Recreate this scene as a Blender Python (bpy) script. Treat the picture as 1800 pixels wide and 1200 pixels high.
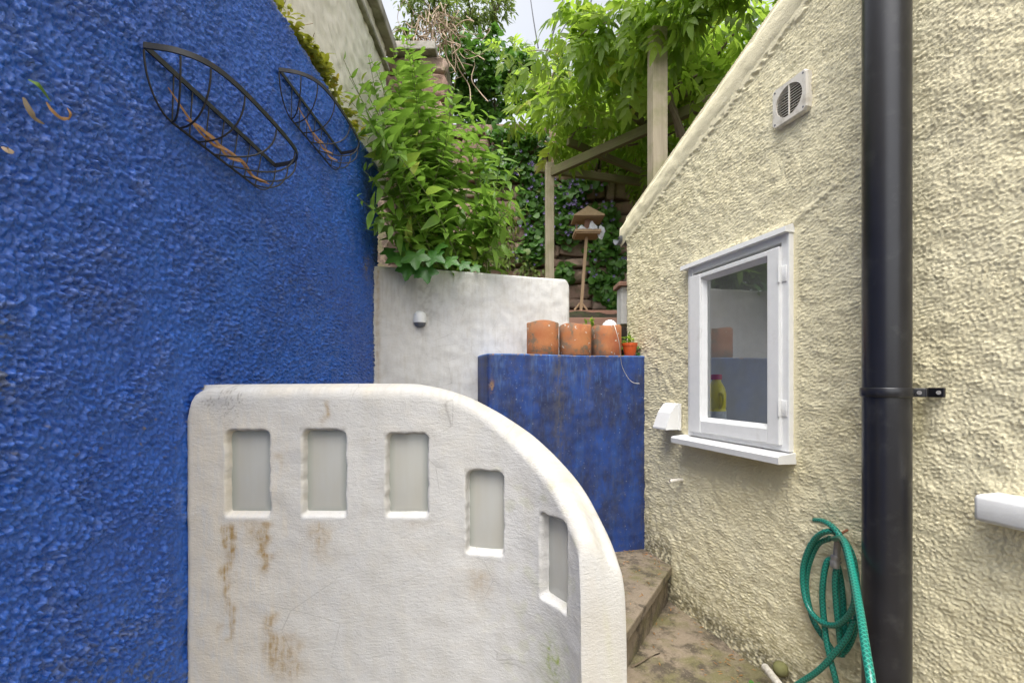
import bpy, bmesh, math, random
import numpy as np
from mathutils import Vector, Matrix
R = math.radians
random.seed(7)
rng = np.random.default_rng(11)
sc = bpy.context.scene
for o in list(bpy.data.objects):
    bpy.data.objects.remove(o)

# ------------------------------------------------------------------ camera
CZ, F, HZ = 1.15, 800.0, 672.0
cam_d = bpy.data.cameras.new('camera'); cam = bpy.data.objects.new('camera', cam_d)
sc.collection.objects.link(cam)
cam.location = (0, 0, CZ); cam.rotation_euler = (R(90), 0, 0)
cam_d.sensor_width = 36; cam_d.lens = 16.0; cam_d.shift_y = (HZ - 600) / 1800
cam_d.clip_start = 0.02; cam_d.clip_end = 500
sc.camera = cam

# ------------------------------------------------------------------ world, sun, exposure
SUN_EL, SUN_AZ = R(64), R(193)          # azimuth from +Y clockwise: behind the viewer
world = bpy.data.worlds.new('World'); sc.world = world; world.use_nodes = True
nt = world.node_tree; nt.nodes.clear()
def wn(t, **k):
    n = nt.nodes.new(t)
    for a, b in k.items(): setattr(n, a, b)
    return n
sky = wn('ShaderNodeTexSky', sky_type='NISHITA'); sky.sun_disc = False
sky.sun_elevation = SUN_EL; sky.sun_rotation = SUN_AZ; sky.air_density = 1.0; sky.dust_density = 3.0
hsv = wn('ShaderNodeHueSaturation'); hsv.inputs['Saturation'].default_value = 0.22
tc = wn('ShaderNodeTexCoord'); nz = wn('ShaderNodeTexNoise')
nz.inputs['Scale'].default_value = 2.2; nz.inputs['Detail'].default_value = 5
mr = wn('ShaderNodeMapRange'); mr.inputs[1].default_value = .3; mr.inputs[2].default_value = .7
mr.inputs[3].default_value = .86; mr.inputs[4].default_value = 1.08
mx = wn('ShaderNodeMix', data_type='RGBA', blend_type='MULTIPLY'); mx.inputs[0].default_value = 1
bg = wn('ShaderNodeBackground'); bg.inputs[1].default_value = 0.15; wo = wn('ShaderNodeOutputWorld')
L = nt.links.new
L(tc.outputs['Generated'], nz.inputs['Vector']); L(nz.outputs['Fac'], mr.inputs[0])
L(sky.outputs[0], hsv.inputs['Color']); L(hsv.outputs[0], mx.inputs[6]); L(mr.outputs[0], mx.inputs[7])
L(mx.outputs[2], bg.inputs[0]); L(bg.outputs[0], wo.inputs[0])
sd = bpy.data.lights.new('sun', 'SUN'); sun = bpy.data.objects.new('sun', sd); sc.collection.objects.link(sun)
sd.energy = 1.35; sd.angle = R(40); sd.color = (1, .965, .92)
sdir = Vector((math.sin(SUN_AZ) * math.cos(SUN_EL), math.cos(SUN_AZ) * math.cos(SUN_EL), math.sin(SUN_EL)))
sun.rotation_euler = (-sdir).to_track_quat('-Z', 'Y').to_euler()
sun.location = sdir * 20
vs = sc.view_settings
vs.view_transform = 'Standard'; vs.look = 'None'; vs.gamma = 1; vs.exposure = 1.3; vs.use_curve_mapping = False
sc.render.engine = 'CYCLES'
sc.cycles.max_bounces = 5; sc.cycles.diffuse_bounces = 3; sc.cycles.glossy_bounces = 3; sc.cycles.transmission_bounces = 4; sc.cycles.transparent_max_bounces = 8
sc.cycles.caustics_reflective = False; sc.cycles.caustics_refractive = False

# ------------------------------------------------------------------ helpers
C = sc.collection
def P(px, py, d):
    return Vector(((px - 900) / F * d, d, CZ + (HZ - py) / F * d))

def link(o, parent=None):
    C.objects.link(o)
    if parent is not None: o.parent = parent
    return o
def tag(o, label=None, cat=None, group=None, kind=None):
    if label: o['label'] = label
    if cat:
        o['category'] = cat
        if not kind: o['kind'] = 'thing'
    if group: o['group'] = group
    if kind: o['kind'] = kind
    return o
def thing(name, label, cat, loc=(0, 0, 0), group=None):
    o = bpy.data.objects.new(name, None); o.location = loc; o.empty_display_size = .05
    link(o); tag(o, label, cat, group); return o

def raw_mesh(name, v, quads=None, polys=(), attrs=None, smooth=True):
    v = np.asarray(v, dtype=np.float32).reshape(-1, 3)
    quads = np.zeros((0, 4), int) if quads is None else np.asarray(quads, int).reshape(-1, 4)
    idx = [quads.ravel()]; tot = [np.full(len(quads), 4)]
    for p in polys:
        idx.append(np.asarray(p, int)); tot.append(np.array([len(p)]))
    idx = np.concatenate(idx).astype(np.int32); tot = np.concatenate(tot).astype(np.int32)
    st = np.zeros(len(tot), np.int32); st[1:] = np.cumsum(tot)[:-1]
    me = bpy.data.meshes.new(name)
    me.vertices.add(len(v)); me.vertices.foreach_set('co', v.ravel())
    me.loops.add(len(idx)); me.loops.foreach_set('vertex_index', idx)
    me.polygons.add(len(tot)); me.polygons.foreach_set('loop_start', st); me.polygons.foreach_set('loop_total', tot)
    me.polygons.foreach_set('use_smooth', np.full(len(tot), smooth))
    for k, a in (attrs or {}).items():
        at = me.attributes.new(k, 'FLOAT', 'POINT'); at.data.foreach_set('value', np.asarray(a, np.float32).ravel())
    me.update(calc_edges=True); me.validate()
    return me
def obj(name, me, mat, parent=None, loc=None):
    o = bpy.data.objects.new(name, me)
    if mat is not None and not me.materials: me.materials.append(mat)
    if parent is not None and loc is None:
        pass
    link(o, parent)
    if parent is not None:                       # vertices are given in world space
        root = parent; off = Vector((0, 0, 0))
        while root is not None:
            off += root.location; root = root.parent
        if loc is None: o.location = -off
        else: o.location = Vector(loc) - off
    elif loc is not None: o.location = loc
    return o

class MB:
    def __init__(s): s.v = []; s.f = []
    def add(s, v, f):
        b = len(s.v); s.v += [tuple(p) for p in v]; s.f += [tuple(i + b for i in q) for q in f]; return s
    def box(s, c, d, M=None, bev=0.0, seg=2):
        bm = bmesh.new(); bmesh.ops.create_cube(bm, size=1)
        bmesh.ops.scale(bm, vec=d, verts=bm.verts)
        if bev: bmesh.ops.bevel(bm, geom=bm.edges, offset=bev, segments=seg, profile=.5, affect='EDGES')
        T = Matrix.Translation(c) @ (M.to_4x4() if M else Matrix())
        bm.verts.ensure_lookup_table(); bm.verts.index_update()
        s.add([T @ q.co for q in bm.verts], [[q.index for q in fc.verts] for fc in bm.faces]); bm.free(); return s
    def tube(s, pts, rad, n=8, cap=True, flat=None, up=None):
        pts = [Vector(p) for p in pts]; m = len(pts)
        rad = [rad] * m if not hasattr(rad, '__len__') else rad
        t0 = (pts[1] - pts[0]).normalized()
        u = Vector(up) if up else (Vector((0, 0, 1)) if abs(t0.z) < .9 else Vector((1, 0, 0)))
        vv = []; 
        for i, p in enumerate(pts):
            t = (pts[min(i + 1, m - 1)] - pts[max(i - 1, 0)]).normalized()
            u = (u - t * u.dot(t)).normalized() if not up else (Vector(up) - t * Vector(up).dot(t)).normalized()
            w = t.cross(u)
            for k in range(n):
                a = 2 * math.pi * (k + .5) / n
                if flat: q = u * (math.copysign(flat[0], math.sin(a))) + w * (math.copysign(flat[1], math.cos(a)))
                else: q = (u * math.sin(a) + w * math.cos(a)) * rad[i]
                vv.append(p + q)
        ff = [[i * n + k, i * n + (k + 1) % n, (i + 1) * n + (k + 1) % n, (i + 1) * n + k] for i in range(m - 1) for k in range(n)]
        if cap: ff += [list(range(n))[::-1], [(m - 1) * n + k for k in range(n)]]
        return s.add(vv, ff)
    def lathe(s, prof, c=(0, 0, 0), n=24, M=None, jit=None):
        vv = []; c = Vector(c)
        for i, (r, z) in enumerate(prof):
            for k in range(n):
                a = 2 * math.pi * k / n; q = Vector((r * math.cos(a), r * math.sin(a), z))
                if jit: q = jit(q, a)
                vv.append((M @ q if M else q) + c)
        m = len(prof)
        ff = [[i * n + k, i * n + (k + 1) % n, (i + 1) * n + (k + 1) % n, (i + 1) * n + k] for i in range(m - 1) for k in range(n)]
        return s.add(vv, ff)
    def build(s, name, mat, parent=None, smooth=False, loc=None):
        me = bpy.data.meshes.new(name); me.from_pydata(s.v, [], s.f); me.update()
        bm = bmesh.new(); bm.from_mesh(me); bmesh.ops.recalc_face_normals(bm, faces=bm.faces); bm.to_mesh(me); bm.free()
        if smooth:
            me.polygons.foreach_set('use_smooth', [True] * len(me.polygons))
            me.set_sharp_from_angle(angle=R(50))
        return obj(name, me, mat, parent, loc)

def spline(pts, n=8):
    pts = [Vector(p) for p in pts]; q = [pts[0] * 2 - pts[1]] + pts + [pts[-1] * 2 - pts[-2]]; out = []
    for i in range(1, len(q) - 2):
        a, b, c, d = q[i - 1:i + 3]
        for k in range(n):
            t = k / n
            out.append(.5 * ((2 * b) + (c - a) * t + (2 * a - 5 * b + 4 * c - d) * t * t + (3 * b - a - 3 * c + d) * t ** 3))
    return out + [pts[-1]]

def field(h, w, dx, lmin, lmax, seed):
    """band-passed Gaussian random field, std 1 (wavelengths in metres)"""
    r = np.random.default_rng(seed); a = np.fft.rfft2(r.standard_normal((h, w)))
    fy = np.fft.fftfreq(h, dx)[:, None]; fx = np.fft.rfftfreq(w, dx)[None]
    k = np.sqrt(fx * fx + fy * fy) + 1e-9
    a *= np.exp(-(k * lmin) ** 2 * .6) * (1 - np.exp(-(k * lmax) ** 2 * 1.0))
    o = np.fft.irfft2(a, s=(h, w)); return (o - o.mean()) / (o.std() + 1e-9)
class Tex2:
    def __init__(s, W, H, dx, bands, seed):
        s.dx = dx; s.w = int(W / dx) + 2; s.h = int(H / dx) + 2
        s.a = sum(amp * field(s.h, s.w, dx, l0, l1, seed + i) for i, (amp, l0, l1) in enumerate(bands))
    def __call__(s, x, y):
        x = np.clip(np.asarray(x) / s.dx, 0, s.w - 1.001); y = np.clip(np.asarray(y) / s.dx, 0, s.h - 1.001)
        i = x.astype(int); j = y.astype(int); fx = x - i; fy = y - j; a = s.a
        return (a[j, i] * (1 - fx) + a[j, i + 1] * fx) * (1 - fy) + (a[j + 1, i] * (1 - fx) + a[j + 1, i + 1] * fx) * fy
def sstep(a, b, x):
    t = np.clip((x - a) / (b - a), 0, 1); return t * t * (3 - 2 * t)

# ------------------------------------------------------------------ materials
class NT:
    def __init__(s, name):
        s.m = bpy.data.materials.new(name); s.m.use_nodes = True; s.t = s.m.node_tree
        s.b = s.t.nodes['Principled BSDF']; s.o = s.t.nodes['Material Output']
    def n(s, t, ins=None, **k):
        q = s.t.nodes.new(t)
        for a, b in k.items(): setattr(q, a, b)
        for a, b in (ins or {}).items(): s.set(q.inputs[a], b)
        return q
    def set(s, i, v):
        if isinstance(v, bpy.types.NodeSocket): s.t.links.new(v, i)
        else: i.default_value = v
    def pos(s): return s.n('ShaderNodeNewGeometry').outputs['Position']
    def objc(s): return s.n('ShaderNodeTexCoord').outputs['Object']
    def noise(s, vec, scale, detail=4, rough=.55, dist=0):
        return s.n('ShaderNodeTexNoise', {'Vector': vec, 'Scale': scale, 'Detail': detail, 'Roughness': rough, 'Distortion': dist}).outputs['Fac']
    def scale(s, vec, sv): return s.n('ShaderNodeVectorMath', {0: vec, 1: sv}, operation='MULTIPLY').outputs[0]
    def rng(s, x, a, b, c=0., d=1.): return s.n('ShaderNodeMapRange', {0: x, 1: a, 2: b, 3: c, 4: d}).outputs[0]
    def mix(s, f, a, b, mode='MIX'):
        q = s.n('ShaderNodeMix', data_type='RGBA', blend_type=mode); s.set(q.inputs[0], f)
        for i, v in ((6, a), (7, b)):
            if not isinstance(v, bpy.types.NodeSocket) and len(v) == 3: v = (*v, 1)
            s.set(q.inputs[i], v)
        return q.outputs[2]
    def math(s, op, a, b=0.): return s.n('ShaderNodeMath', {0: a, 1: b}, operation=op).outputs[0]
    def attr(s, name): return s.n('ShaderNodeAttribute', attribute_name=name).outputs['Fac']
    def bump(s, h, dist=.002, st=1., prev=None):
        q = s.n('ShaderNodeBump', {'Height': h, 'Distance': dist, 'Strength': st})
        if prev is not None: s.set(q.inputs['Normal'], prev)
        return q.outputs[0]
    def fin(s, col=None, rough=None, nor=None, **k):
        if col is not None: s.set(s.b.inputs['Base Color'], (*col, 1) if not isinstance(col, bpy.types.NodeSocket) and len(col) == 3 else col)
        if rough is not None: s.set(s.b.inputs['Roughness'], rough)
        if nor is not None: s.set(s.b.inputs['Normal'], nor)
        for a, b in k.items(): s.set(s.b.inputs[a.replace('_', ' ')], b)
        return s.m

def mat_blue_rough():
    m = NT('blue_roughcast_paint'); p = m.pos()
    c = m.mix(m.rng(m.noise(p, 3.5, 5), .3, .7), (.009, .082, .43), (.018, .125, .56))
    c = m.mix(m.rng(m.noise(p, 60, 2), .5, .68, 0, .4), c, (.05, .17, .62))
    c = m.mix(m.attr('dirt'), c, (.09, .10, .11)); c = m.mix(m.attr('brown'), c, (.22, .17, .09))
    c = m.mix(m.attr('pale'), c, (.42, .45, .50))
    n = m.bump(m.noise(p, 200, 3, .6), .0035, .8)
    return m.fin(c, m.rng(m.noise(p, 40), .3, .7, .24, .40), n, Specular_IOR_Level=.8)
def mat_cream():
    m = NT('cream_roughcast_paint'); p = m.pos()
    c = m.mix(m.rng(m.noise(p, 2.6, 5), .3, .7), (.83, .745, .485), (.87, .80, .56))
    c = m.mix(m.rng(m.noise(p, 75, 4), .52, .72, 0, .4), c, (.70, .60, .37))
    c = m.mix(m.rng(m.noise(p, 330, 2), .62, .75, 0, .4), c, (.48, .41, .24))
    c = m.mix(m.math('MULTIPLY', m.attr('smooth'), .7), c, (.80, .725, .51))
    c = m.mix(m.attr('dirt'), c, (.13, .13, .12)); c = m.mix(m.attr('green'), c, (.50, .43, .20))
    n = m.bump(m.noise(p, 170, 3, .6), .0035, .7)
    return m.fin(c, .85, n)
def mat_white(name, base=(.585, .57, .54)):
    m = NT(name); p = m.pos()
    c = m.mix(m.rng(m.noise(p, 5, 6), .3, .75), base, tuple(x * .9 for x in base))
    st = m.noise(m.scale(p, (9, 9, 1.2)), 3, 5, .6)
    c = m.mix(m.rng(st, .48, .68, 0, .32), c, (.49, .46, .39))
    c = m.mix(m.rng(m.noise(p, 9, 5, .7), .5, .68, 0, .3), c, (.46, .42, .35))
    c = m.mix(m.rng(m.noise(p, 150, 2), .70, .76, 0, .6), c, (.3, .28, .25))
    c = m.mix(m.attr('dirt'), c, (.30, .28, .25)); c = m.mix(m.attr('beige'), c, (.62, .56, .46))  # dirt also carries the shade painted at the opening tops
    sn = m.rng(m.noise(m.scale(p, (1, 1, .14)), 110, 4, .7), .36, .58, .45, 1.); gn = m.rng(m.noise(p, 45, 4, .7), .36, .56, .2, 1.)
    c = m.mix(m.math('MULTIPLY', m.attr('brown'), sn), c, (.34, .22, .08)); c = m.mix(m.math('MULTIPLY', m.attr('green'), gn), c, (.30, .36, .10))
    cr = m.n('ShaderNodeTexVoronoi', {'Vector': m.scale(p, (1, 1, 1.6)), 'Scale': 5.}, feature='DISTANCE_TO_EDGE').outputs[0]
    c = m.mix(m.math('MULTIPLY', m.rng(cr, .0, .006, .5, 0), m.rng(m.noise(p, 4, 2), .52, .6)), c, (.25, .23, .2))
    c = m.mix(m.attr('pale'), c, (.76, .755, .74))
    n = m.bump(m.noise(m.scale(p, (1, 1, 2.2)), 75, 4, .7), .0022, .7)
    n = m.bump(m.noise(p, 300, 2), .0008, .7, n)
    return m.fin(c, .8, n)
def mat_bluebox():
    m = NT('weathered_blue_paint'); p = m.pos()
    c = m.mix(m.rng(m.noise(p, 7, 6, .6), .3, .7), (.009, .030, .14), (.015, .062, .28))
    st = m.noise(m.scale(p, (30, 30, 1.6)), 1, 5, .6)
    c = m.mix(m.rng(st, .5, .72, 0, .6), c, (.035, .10, .30))
    c = m.mix(m.rng(m.noise(m.scale(p, (1, 1, .5)), 7, 5, .72), .44, .60, 0, .8), c, (.018, .024, .065))
    c = m.mix(m.rng(m.noise(p, 30, 6, .7), .5, .68, 0, .5), c, (.05, .065, .12))
    c = m.mix(m.rng(m.noise(p, 120, 2), .69, .74, 0, .7), c, (.30, .33, .42))
    c = m.mix(m.attr('pale'), c, (.10, .22, .50)); c = m.mix(m.attr('dirt'), c, (.085, .08, .08)); c = m.mix(m.attr('brown'), c, (.28, .16, .08))
    n = m.bump(m.noise(p, 130, 3, .6), .0012, .6)
    return m.fin(c, .62, n)
def mat_simple(name, col, rough=.5, var=.15, sc_=20, bump=0., metal=0., spec=.5, dirt=None):
    m = NT(name); p = m.objc()
    c = m.mix(m.rng(m.noise(p, sc_, 5), .3, .7), col, tuple(x * (1 - var) for x in col))
    if dirt: c = m.mix(m.rng(m.noise(p, dirt[2], 6, .65), dirt[3], dirt[4], 0, dirt[1]), c, dirt[0])
    n = m.bump(m.noise(p, sc_ * 6, 4), bump, .7) if bump else None
    return m.fin(c, rough, n, Metallic=metal, Specular_IOR_Level=spec)
def mat_wood(name, a, b, moss=None, axis=2):
    m = NT(name); p = m.objc(); s = [22, 22, 22]; s[axis] = 1.3
    g = m.noise(m.scale(p, s), 2.2, 6, .65)
    c = m.mix(m.rng(g, .3, .7), a, b)
    if moss: c = m.mix(m.rng(m.noise(p, 6, 5, .6), .45, .65, 0, .75), c, moss)
    return m.fin(c, .85, m.bump(g, .0015, .6))
def mat_leaf(name, a, b, trans=.35, rough=.45, spec=.5, tcol=None):
    m = NT(name)
    r = m.math('ADD', m.attr('v'), m.n('ShaderNodeObjectInfo').outputs['Random'])
    r = m.math('FRACT', r)
    c = m.mix(r, a, b)
    c = m.mix(m.rng(m.math('FRACT', m.math('MULTIPLY', r, 7.3)), .93, .97, 0, .7), c, (b[0] * 1.7, b[1] * 1.0, b[2] * 1.1))
    c = m.mix(m.rng(m.noise(m.pos(), 40, 2), .35, .7, 0, .35), c, tuple(x * .55 for x in a))
    m.fin(c, rough, None, Specular_IOR_Level=spec)
    tr = m.n('ShaderNodeBsdfTranslucent', {'Color': m.mix(.5, c, tcol or tuple(min(1, x * 1.9) for x in b))})
    mxs = m.n('ShaderNodeMixShader', {0: trans}); m.set(mxs.inputs[1], m.b.outputs[0]); m.set(mxs.inputs[2], tr.outputs[0])
    m.set(m.o.inputs[0], mxs.outputs[0]); return m.m
def mat_stone():
    m = NT('red_sandstone'); p = m.pos(); r = m.n('ShaderNodeObjectInfo').outputs['Random']
    c = m.mix(r, (.27, .17, .125), (.40, .29, .22))
    c = m.mix(m.rng(m.noise(p, 9, 6, .65), .4, .7, 0, .7), c, (.13, .10, .075))
    c = m.mix(m.rng(m.noise(p, 17, 5, .65), .55, .7, 0, .6), c, (.16, .17, .07))
    return m.fin(c, .95, m.bump(m.noise(p, 30, 4, .65), .012, .8))
def mat_ground(name, a, b, moss, bumpd=.006):
    m = NT(name); p = m.pos()
    c = m.mix(m.rng(m.noise(p, 6, 5, .65), .3, .7), a, b)
    c = m.mix(m.rng(m.noise(p, 4.2, 6, .7), .45, .58, 0, .8), c, moss)
    c = m.mix(m.rng(m.noise(p, 8, 5, .75), .48, .60, 0, .85), c, tuple(x * .25 for x in a))
    c = m.mix(m.rng(m.noise(p, 160, 3), .6, .72, 0, .6), c, tuple(min(1, x * 1.7) for x in b))
    c = m.mix(m.attr('green'), c, moss)
    return m.fin(c, .92, m.bump(m.noise(p, 45, 4, .7), bumpd, .8))
def mat_terracotta():
    m = NT('weathered_terracotta'); p = m.pos()
    c = m.mix(m.rng(m.noise(p, 12, 5), .3, .7), (.40, .135, .05), (.48, .20, .075))
    c = m.mix(m.rng(m.noise(m.scale(p, (1, 1, .35)), 9, 5, .65), .53, .68, 0, .85), c, (.34, .10, .045))
    c = m.mix(m.rng(m.noise(p, 11, 5, .75), .53, .62, 0, .85), c, (.15, .13, .09))
    dn = m.math('MULTIPLY', m.attr('dirt'), m.rng(m.noise(p, 28, 6, .7), .38, .55))
    c = m.mix(dn, c, (.17, .145, .105))
    c = m.mix(m.rng(m.noise(p, 38, 2), .68, .71, 0, .95), c, (.55, .5, .42))
    return m.fin(c, .85, m.bump(m.noise(p, 60, 4, .65), .0022, .7))
def mat_glassblock():
    m = NT('frosted_glass'); p = m.objc()
    n1 = m.noise(m.scale(p, (9, 9, 2.0)), 3, 3); sx = m.n('ShaderNodeSeparateXYZ', {0: p})
    ex = m.rng(m.math('ABSOLUTE', sx.outputs[0]), .030, .046); ez = m.rng(m.math('ABSOLUTE', sx.outputs[2]), .078, .098)
    c = m.mix(m.rng(n1, .35, .65), (.68, .65, .56), (.72, .705, .64))
    c = m.mix(m.math('MULTIPLY', m.math('MAXIMUM', ex, ez), .6), c, (.30, .36, .33))
    m.fin(c, .18, None, Coat_Weight=.5, Coat_Roughness=.06)
    gl = m.n('ShaderNodeBsdfRefraction', {'Color': (.78, .84, .78, 1), 'Roughness': .3, 'IOR': 1.25})
    tr = m.n('ShaderNodeBsdfTranslucent', {'Color': (.75, .77, .70, 1)})
    a = m.n('ShaderNodeMixShader', {0: .5}); m.set(a.inputs[1], gl.outputs[0]); m.set(a.inputs[2], tr.outputs[0])
    b = m.n('ShaderNodeMixShader', {0: .66}); m.set(b.inputs[1], a.outputs[0]); m.set(b.inputs[2], m.b.outputs[0])
    m.set(m.o.inputs[0], b.outputs[0]); return m.m
def mat_pane():
    m = NT('window_glass')
    tr = m.n('ShaderNodeBsdfTransparent', {'Color': (.86, .90, .88, 1)})
    gl = m.n('ShaderNodeBsdfGlossy', {'Color': (1, 1, 1, 1), 'Roughness': .008})
    fr = m.n('ShaderNodeFresnel', {'IOR': 1.7})
    a = m.n('ShaderNodeMixShader', {0: m.rng(fr.outputs[0], 0, 1, .10, 1)}); m.set(a.inputs[1], tr.outputs[0]); m.set(a.inputs[2], gl.outputs[0])
    m.set(m.o.inputs[0], a.outputs[0]); return m.m
def mat_hose():
    m = NT('braided_green_hose')
    u = m.attr('hu'); v = m.attr('hv')
    def strand(s):
        w = m.math('ADD', m.math('MULTIPLY', u, 520.), m.math('MULTIPLY', v, s * 6.283 * 4))
        return m.rng(m.math('SINE', w), .55, .95)
    c = m.mix(m.math('MAXIMUM', strand(1.), strand(-1.)), (.003, .115, .085), (.03, .30, .22))
    return m.fin(c, .28, None, Specular_IOR_Level=.6)

M = dict(
    blue=mat_blue_rough(), cream=mat_cream(), white=mat_white('white_masonry_paint'), white2=mat_white('white_wall_paint', (.73, .72, .695)),
    upper=mat_white('cream_render', (.74, .69, .58)), bbox=mat_bluebox(),
    gloss=mat_simple('white_gloss_paint', (.80, .80, .79), .35, .06, 25, .0006, dirt=((.5, .47, .42), .5, 9, .58, .75)),
    plastic=mat_simple('white_plastic', (.78, .78, .76), .4, .08, 18, dirt=((.42, .38, .3), .6, 14, .56, .74)),
    vent=mat_simple('cream_plastic', (.72, .68, .60), .5, .1, 18, dirt=((.3, .25, .17), .6, 25, .5, .7)),
    black=mat_simple('black_plastic_pipe', (.014, .014, .018), .32, .3, 14, .0002, spec=.55, dirt=((.05, .05, .05), .5, 20, .55, .75)),
    iron=mat_simple('black_iron', (.016, .016, .017), .5, .3, 40, .0003, dirt=((.09, .045, .02), .6, 45, .58, .68)),
    zinc=mat_simple('tap_metal', (.42, .40, .38), .45, .3, 60, .0004, metal=.7),
    rust=mat_simple('rust', (.28, .11, .05), .7, .4, 60, .0005),
    stone=mat_stone(), mortar=mat_ground('old_mortar', (.22, .155, .115), (.16, .115, .085), (.11, .115, .045), .01),
    paving=mat_ground('mossy_paving', (.275, .22, .155), (.20, .16, .115), (.14, .13, .05)),
    soil=mat_ground('dark_soil', (.07, .05, .035), (.05, .036, .025), (.05, .06, .02)),
    terra=mat_terracotta(), opot=mat_simple('orange_plastic', (.62, .10, .018), .4, .15, 20, .0004, dirt=((.3, .12, .05), .4, 25, .55, .7)),
    gblock=mat_glassblock(), pane=mat_pane(), hose=mat_hose(),
    post=mat_wood('weathered_post_wood', (.43, .36, .25), (.30, .25, .17), (.24, .23, .11)),
    beam=mat_wood('mossy_beam_wood', (.19, .165, .08), (.12, .105, .05), (.17, .175, .06), 0),
    pine=mat_wood('new_pine_wood', (.52, .36, .22), (.42, .28, .16)),
    deck=mat_wood('reddish_timber', (.42, .23, .16), (.30, .17, .12), None, 0),
    bark=mat_wood('stem_bark', (.20, .155, .10), (.12, .09, .06)),
    drystem=mat_wood('dry_vine', (.42, .32, .22), (.30, .22, .15)),
    shrub=mat_leaf('shrub_leaf', (.12, .235, .02), (.21, .355, .05), .42),
    green_stem=mat_simple('green_stem', (.17, .20, .07), .6),
    wist=mat_leaf('wisteria_leaf', (.125, .235, .025), (.26, .365, .045), .65),
    ivy=mat_leaf('ivy_leaf', (.05, .14, .018), (.12, .26, .035), .3, .3, .6),
    tree=mat_leaf('tree_leaf', (.10, .16, .025), (.20, .27, .05), .45),
    clim=mat_leaf('climber_leaf', (.06, .16, .022), (.12, .26, .04), .35),
    vine=mat_leaf('vine_leaf', (.04, .14, .02), (.08, .21, .03), .28),
    sedum=mat_leaf('sedum_leaf', (.25, .30, .02), (.42, .42, .05), .3),
    flower=mat_leaf('purple_flower', (.20, .16, .38), (.36, .30, .55), .3),
    dead=mat_leaf('dead_leaf', (.30, .15, .05), (.46, .26, .10), .2, .7),
    slate=mat_simple('roof_slate', (.10, .10, .11), .7, .3, 12, .003),
    yellow=mat_simple('yellow_plastic', (.85, .74, .01), .35, .06, 20), red=mat_simple('red_plastic', (.55, .02, .03), .4, .1),
    paper=mat_simple('label_paper', (.72, .74, .78), .6, .35, 60), room=mat_simple('room_plaster', (.42, .42, .43), .8, .08),
    dark=mat_simple('dark_gap', (.10, .08, .05), .9), grey=mat_simple('grey_plastic', (.16, .17, .19), .5, .2),
    cloth=mat_simple('white_sack', (.78, .78, .80), .7, .1, 30, .002), cable=mat_simple('cable_sheath', (.03, .03, .035), .6),
    string=mat_simple('pale_string', (.75, .72, .66), .8), cap=mat_simple('weathered_coping', (.40, .37, .32), .9, .3, 10, .004, dirt=((.13, .12, .08), .8, 9, .45, .65)),
)

# ------------------------------------------------------------------ setting: ground
def sheet(name, x0, x1, y0, y1, z, mat, nx=2, ny=2, disp=None, kind='structure'):
    xs = np.linspace(x0, x1, nx); ys = np.linspace(y0, y1, ny); X, Y = np.meshgrid(xs, ys)
    Z = np.full_like(X, z) if disp is None else disp(X, Y)
    i = np.arange(nx * ny).reshape(ny, nx)
    q = np.stack([i[:-1, :-1], i[:-1, 1:], i[1:, 1:], i[1:, :-1]], -1)
    o = obj(name, raw_mesh(name, np.stack([X, Y, Z], -1), q), mat); tag(o, kind=kind); return o
sheet('ground', -60, 60, -60, 60, -.03, M['soil'])
g_t = Tex2(3, 4.5, .012, [(.0022, .05, .6), (.0010, .02, .06)], 5)
sheet('path', -.80, 1.75, -1.3, 2.95, 0, M['paving'], 150, 260, lambda X, Y: g_t(X + .8, Y + 1.3) + 0.0)
t_t = Tex2(9, 6, .04, [(.03, .3, 2)], 6)
def terr(X, Y): return np.interp(Y, [2.5, 4.95, 5.1, 6.3, 9], [1.38, 1.42, 1.93, 2.0, 2.5]) + (.27 * (X < .2) + .0) * (Y < 5.0) + t_t(X + 4, Y - 2.4) * .5
tb = sheet('garden_bed', -1.9, 4.6, 2.90, 7.4, 0, M['soil'], 80, 70, terr)

# ------------------------------------------------------------------ big walls: heightfield roughcast
def grade(a, b, k, lo=.0):
    """sample positions between a and b, spacing k * max(position, lo)"""
    o = [a]
    while o[-1] < b: o.append(o[-1] + k * max(o[-1], lo))
    o[-1] = b; return np.array(o)
def grid_quads(ny, nx, keep=None):
    i = np.arange(nx * ny).reshape(ny, nx)
    q = np.stack([i[:-1, :-1], i[:-1, 1:], i[1:, 1:], i[1:, :-1]], -1)
    return q.reshape(-1, 4) if keep is None else q[keep]

def lumps(tex, x, y, lo=-.15):
    a = tex(x, y); t = np.clip(a - lo, 0, 2.4); return np.where(a > lo, .95 * (1 - np.exp(-(.85 * t) ** 1.4)), (a - lo) * .16)

BX = -.757; BTOP = CZ + 1.226
ys = np.concatenate([np.arange(-.9, .58, .02), grade(.58, 2.56, .0035)])
zs = np.arange(-.04, BTOP + .001, .0033); zs[-1] = BTOP
Y, Z = np.meshgrid(ys, zs)
t1 = Tex2(3.6, 2.6, .0028, [(1, .0090, .028)], 21); t2 = Tex2(3.6, 2.6, .01, [(.0012, .05, .35)], 22)
t3 = Tex2(3.6, 2.6, .02, [(1, .10, .9)], 23); t4 = Tex2(3.6, 2.6, .004, [(1, .012, .2)], 24)
tex_amp = .0105 * (1 + .35 * np.tanh(t3(Y + .95, Z + .05))) * (1 - .75 * np.exp(-((Y - 1.045) / .03) ** 2) * sstep(1.18, 1.12, Z))
Xw = BX + tex_amp * lumps(t1, Y + .95, Z + .05, -.4) + t2(Y + .95, Z + .05) - .0015
rd = sstep(BTOP - .03, BTOP, Z); Xw -= .02 * rd ** 2
def blob(y, z, cy, cz, ry, rz): return np.exp(-(((y - cy) / ry) ** 2 + ((z - cz) / rz) ** 2))
g4 = t4(Y + .95, Z + .05)
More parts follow.
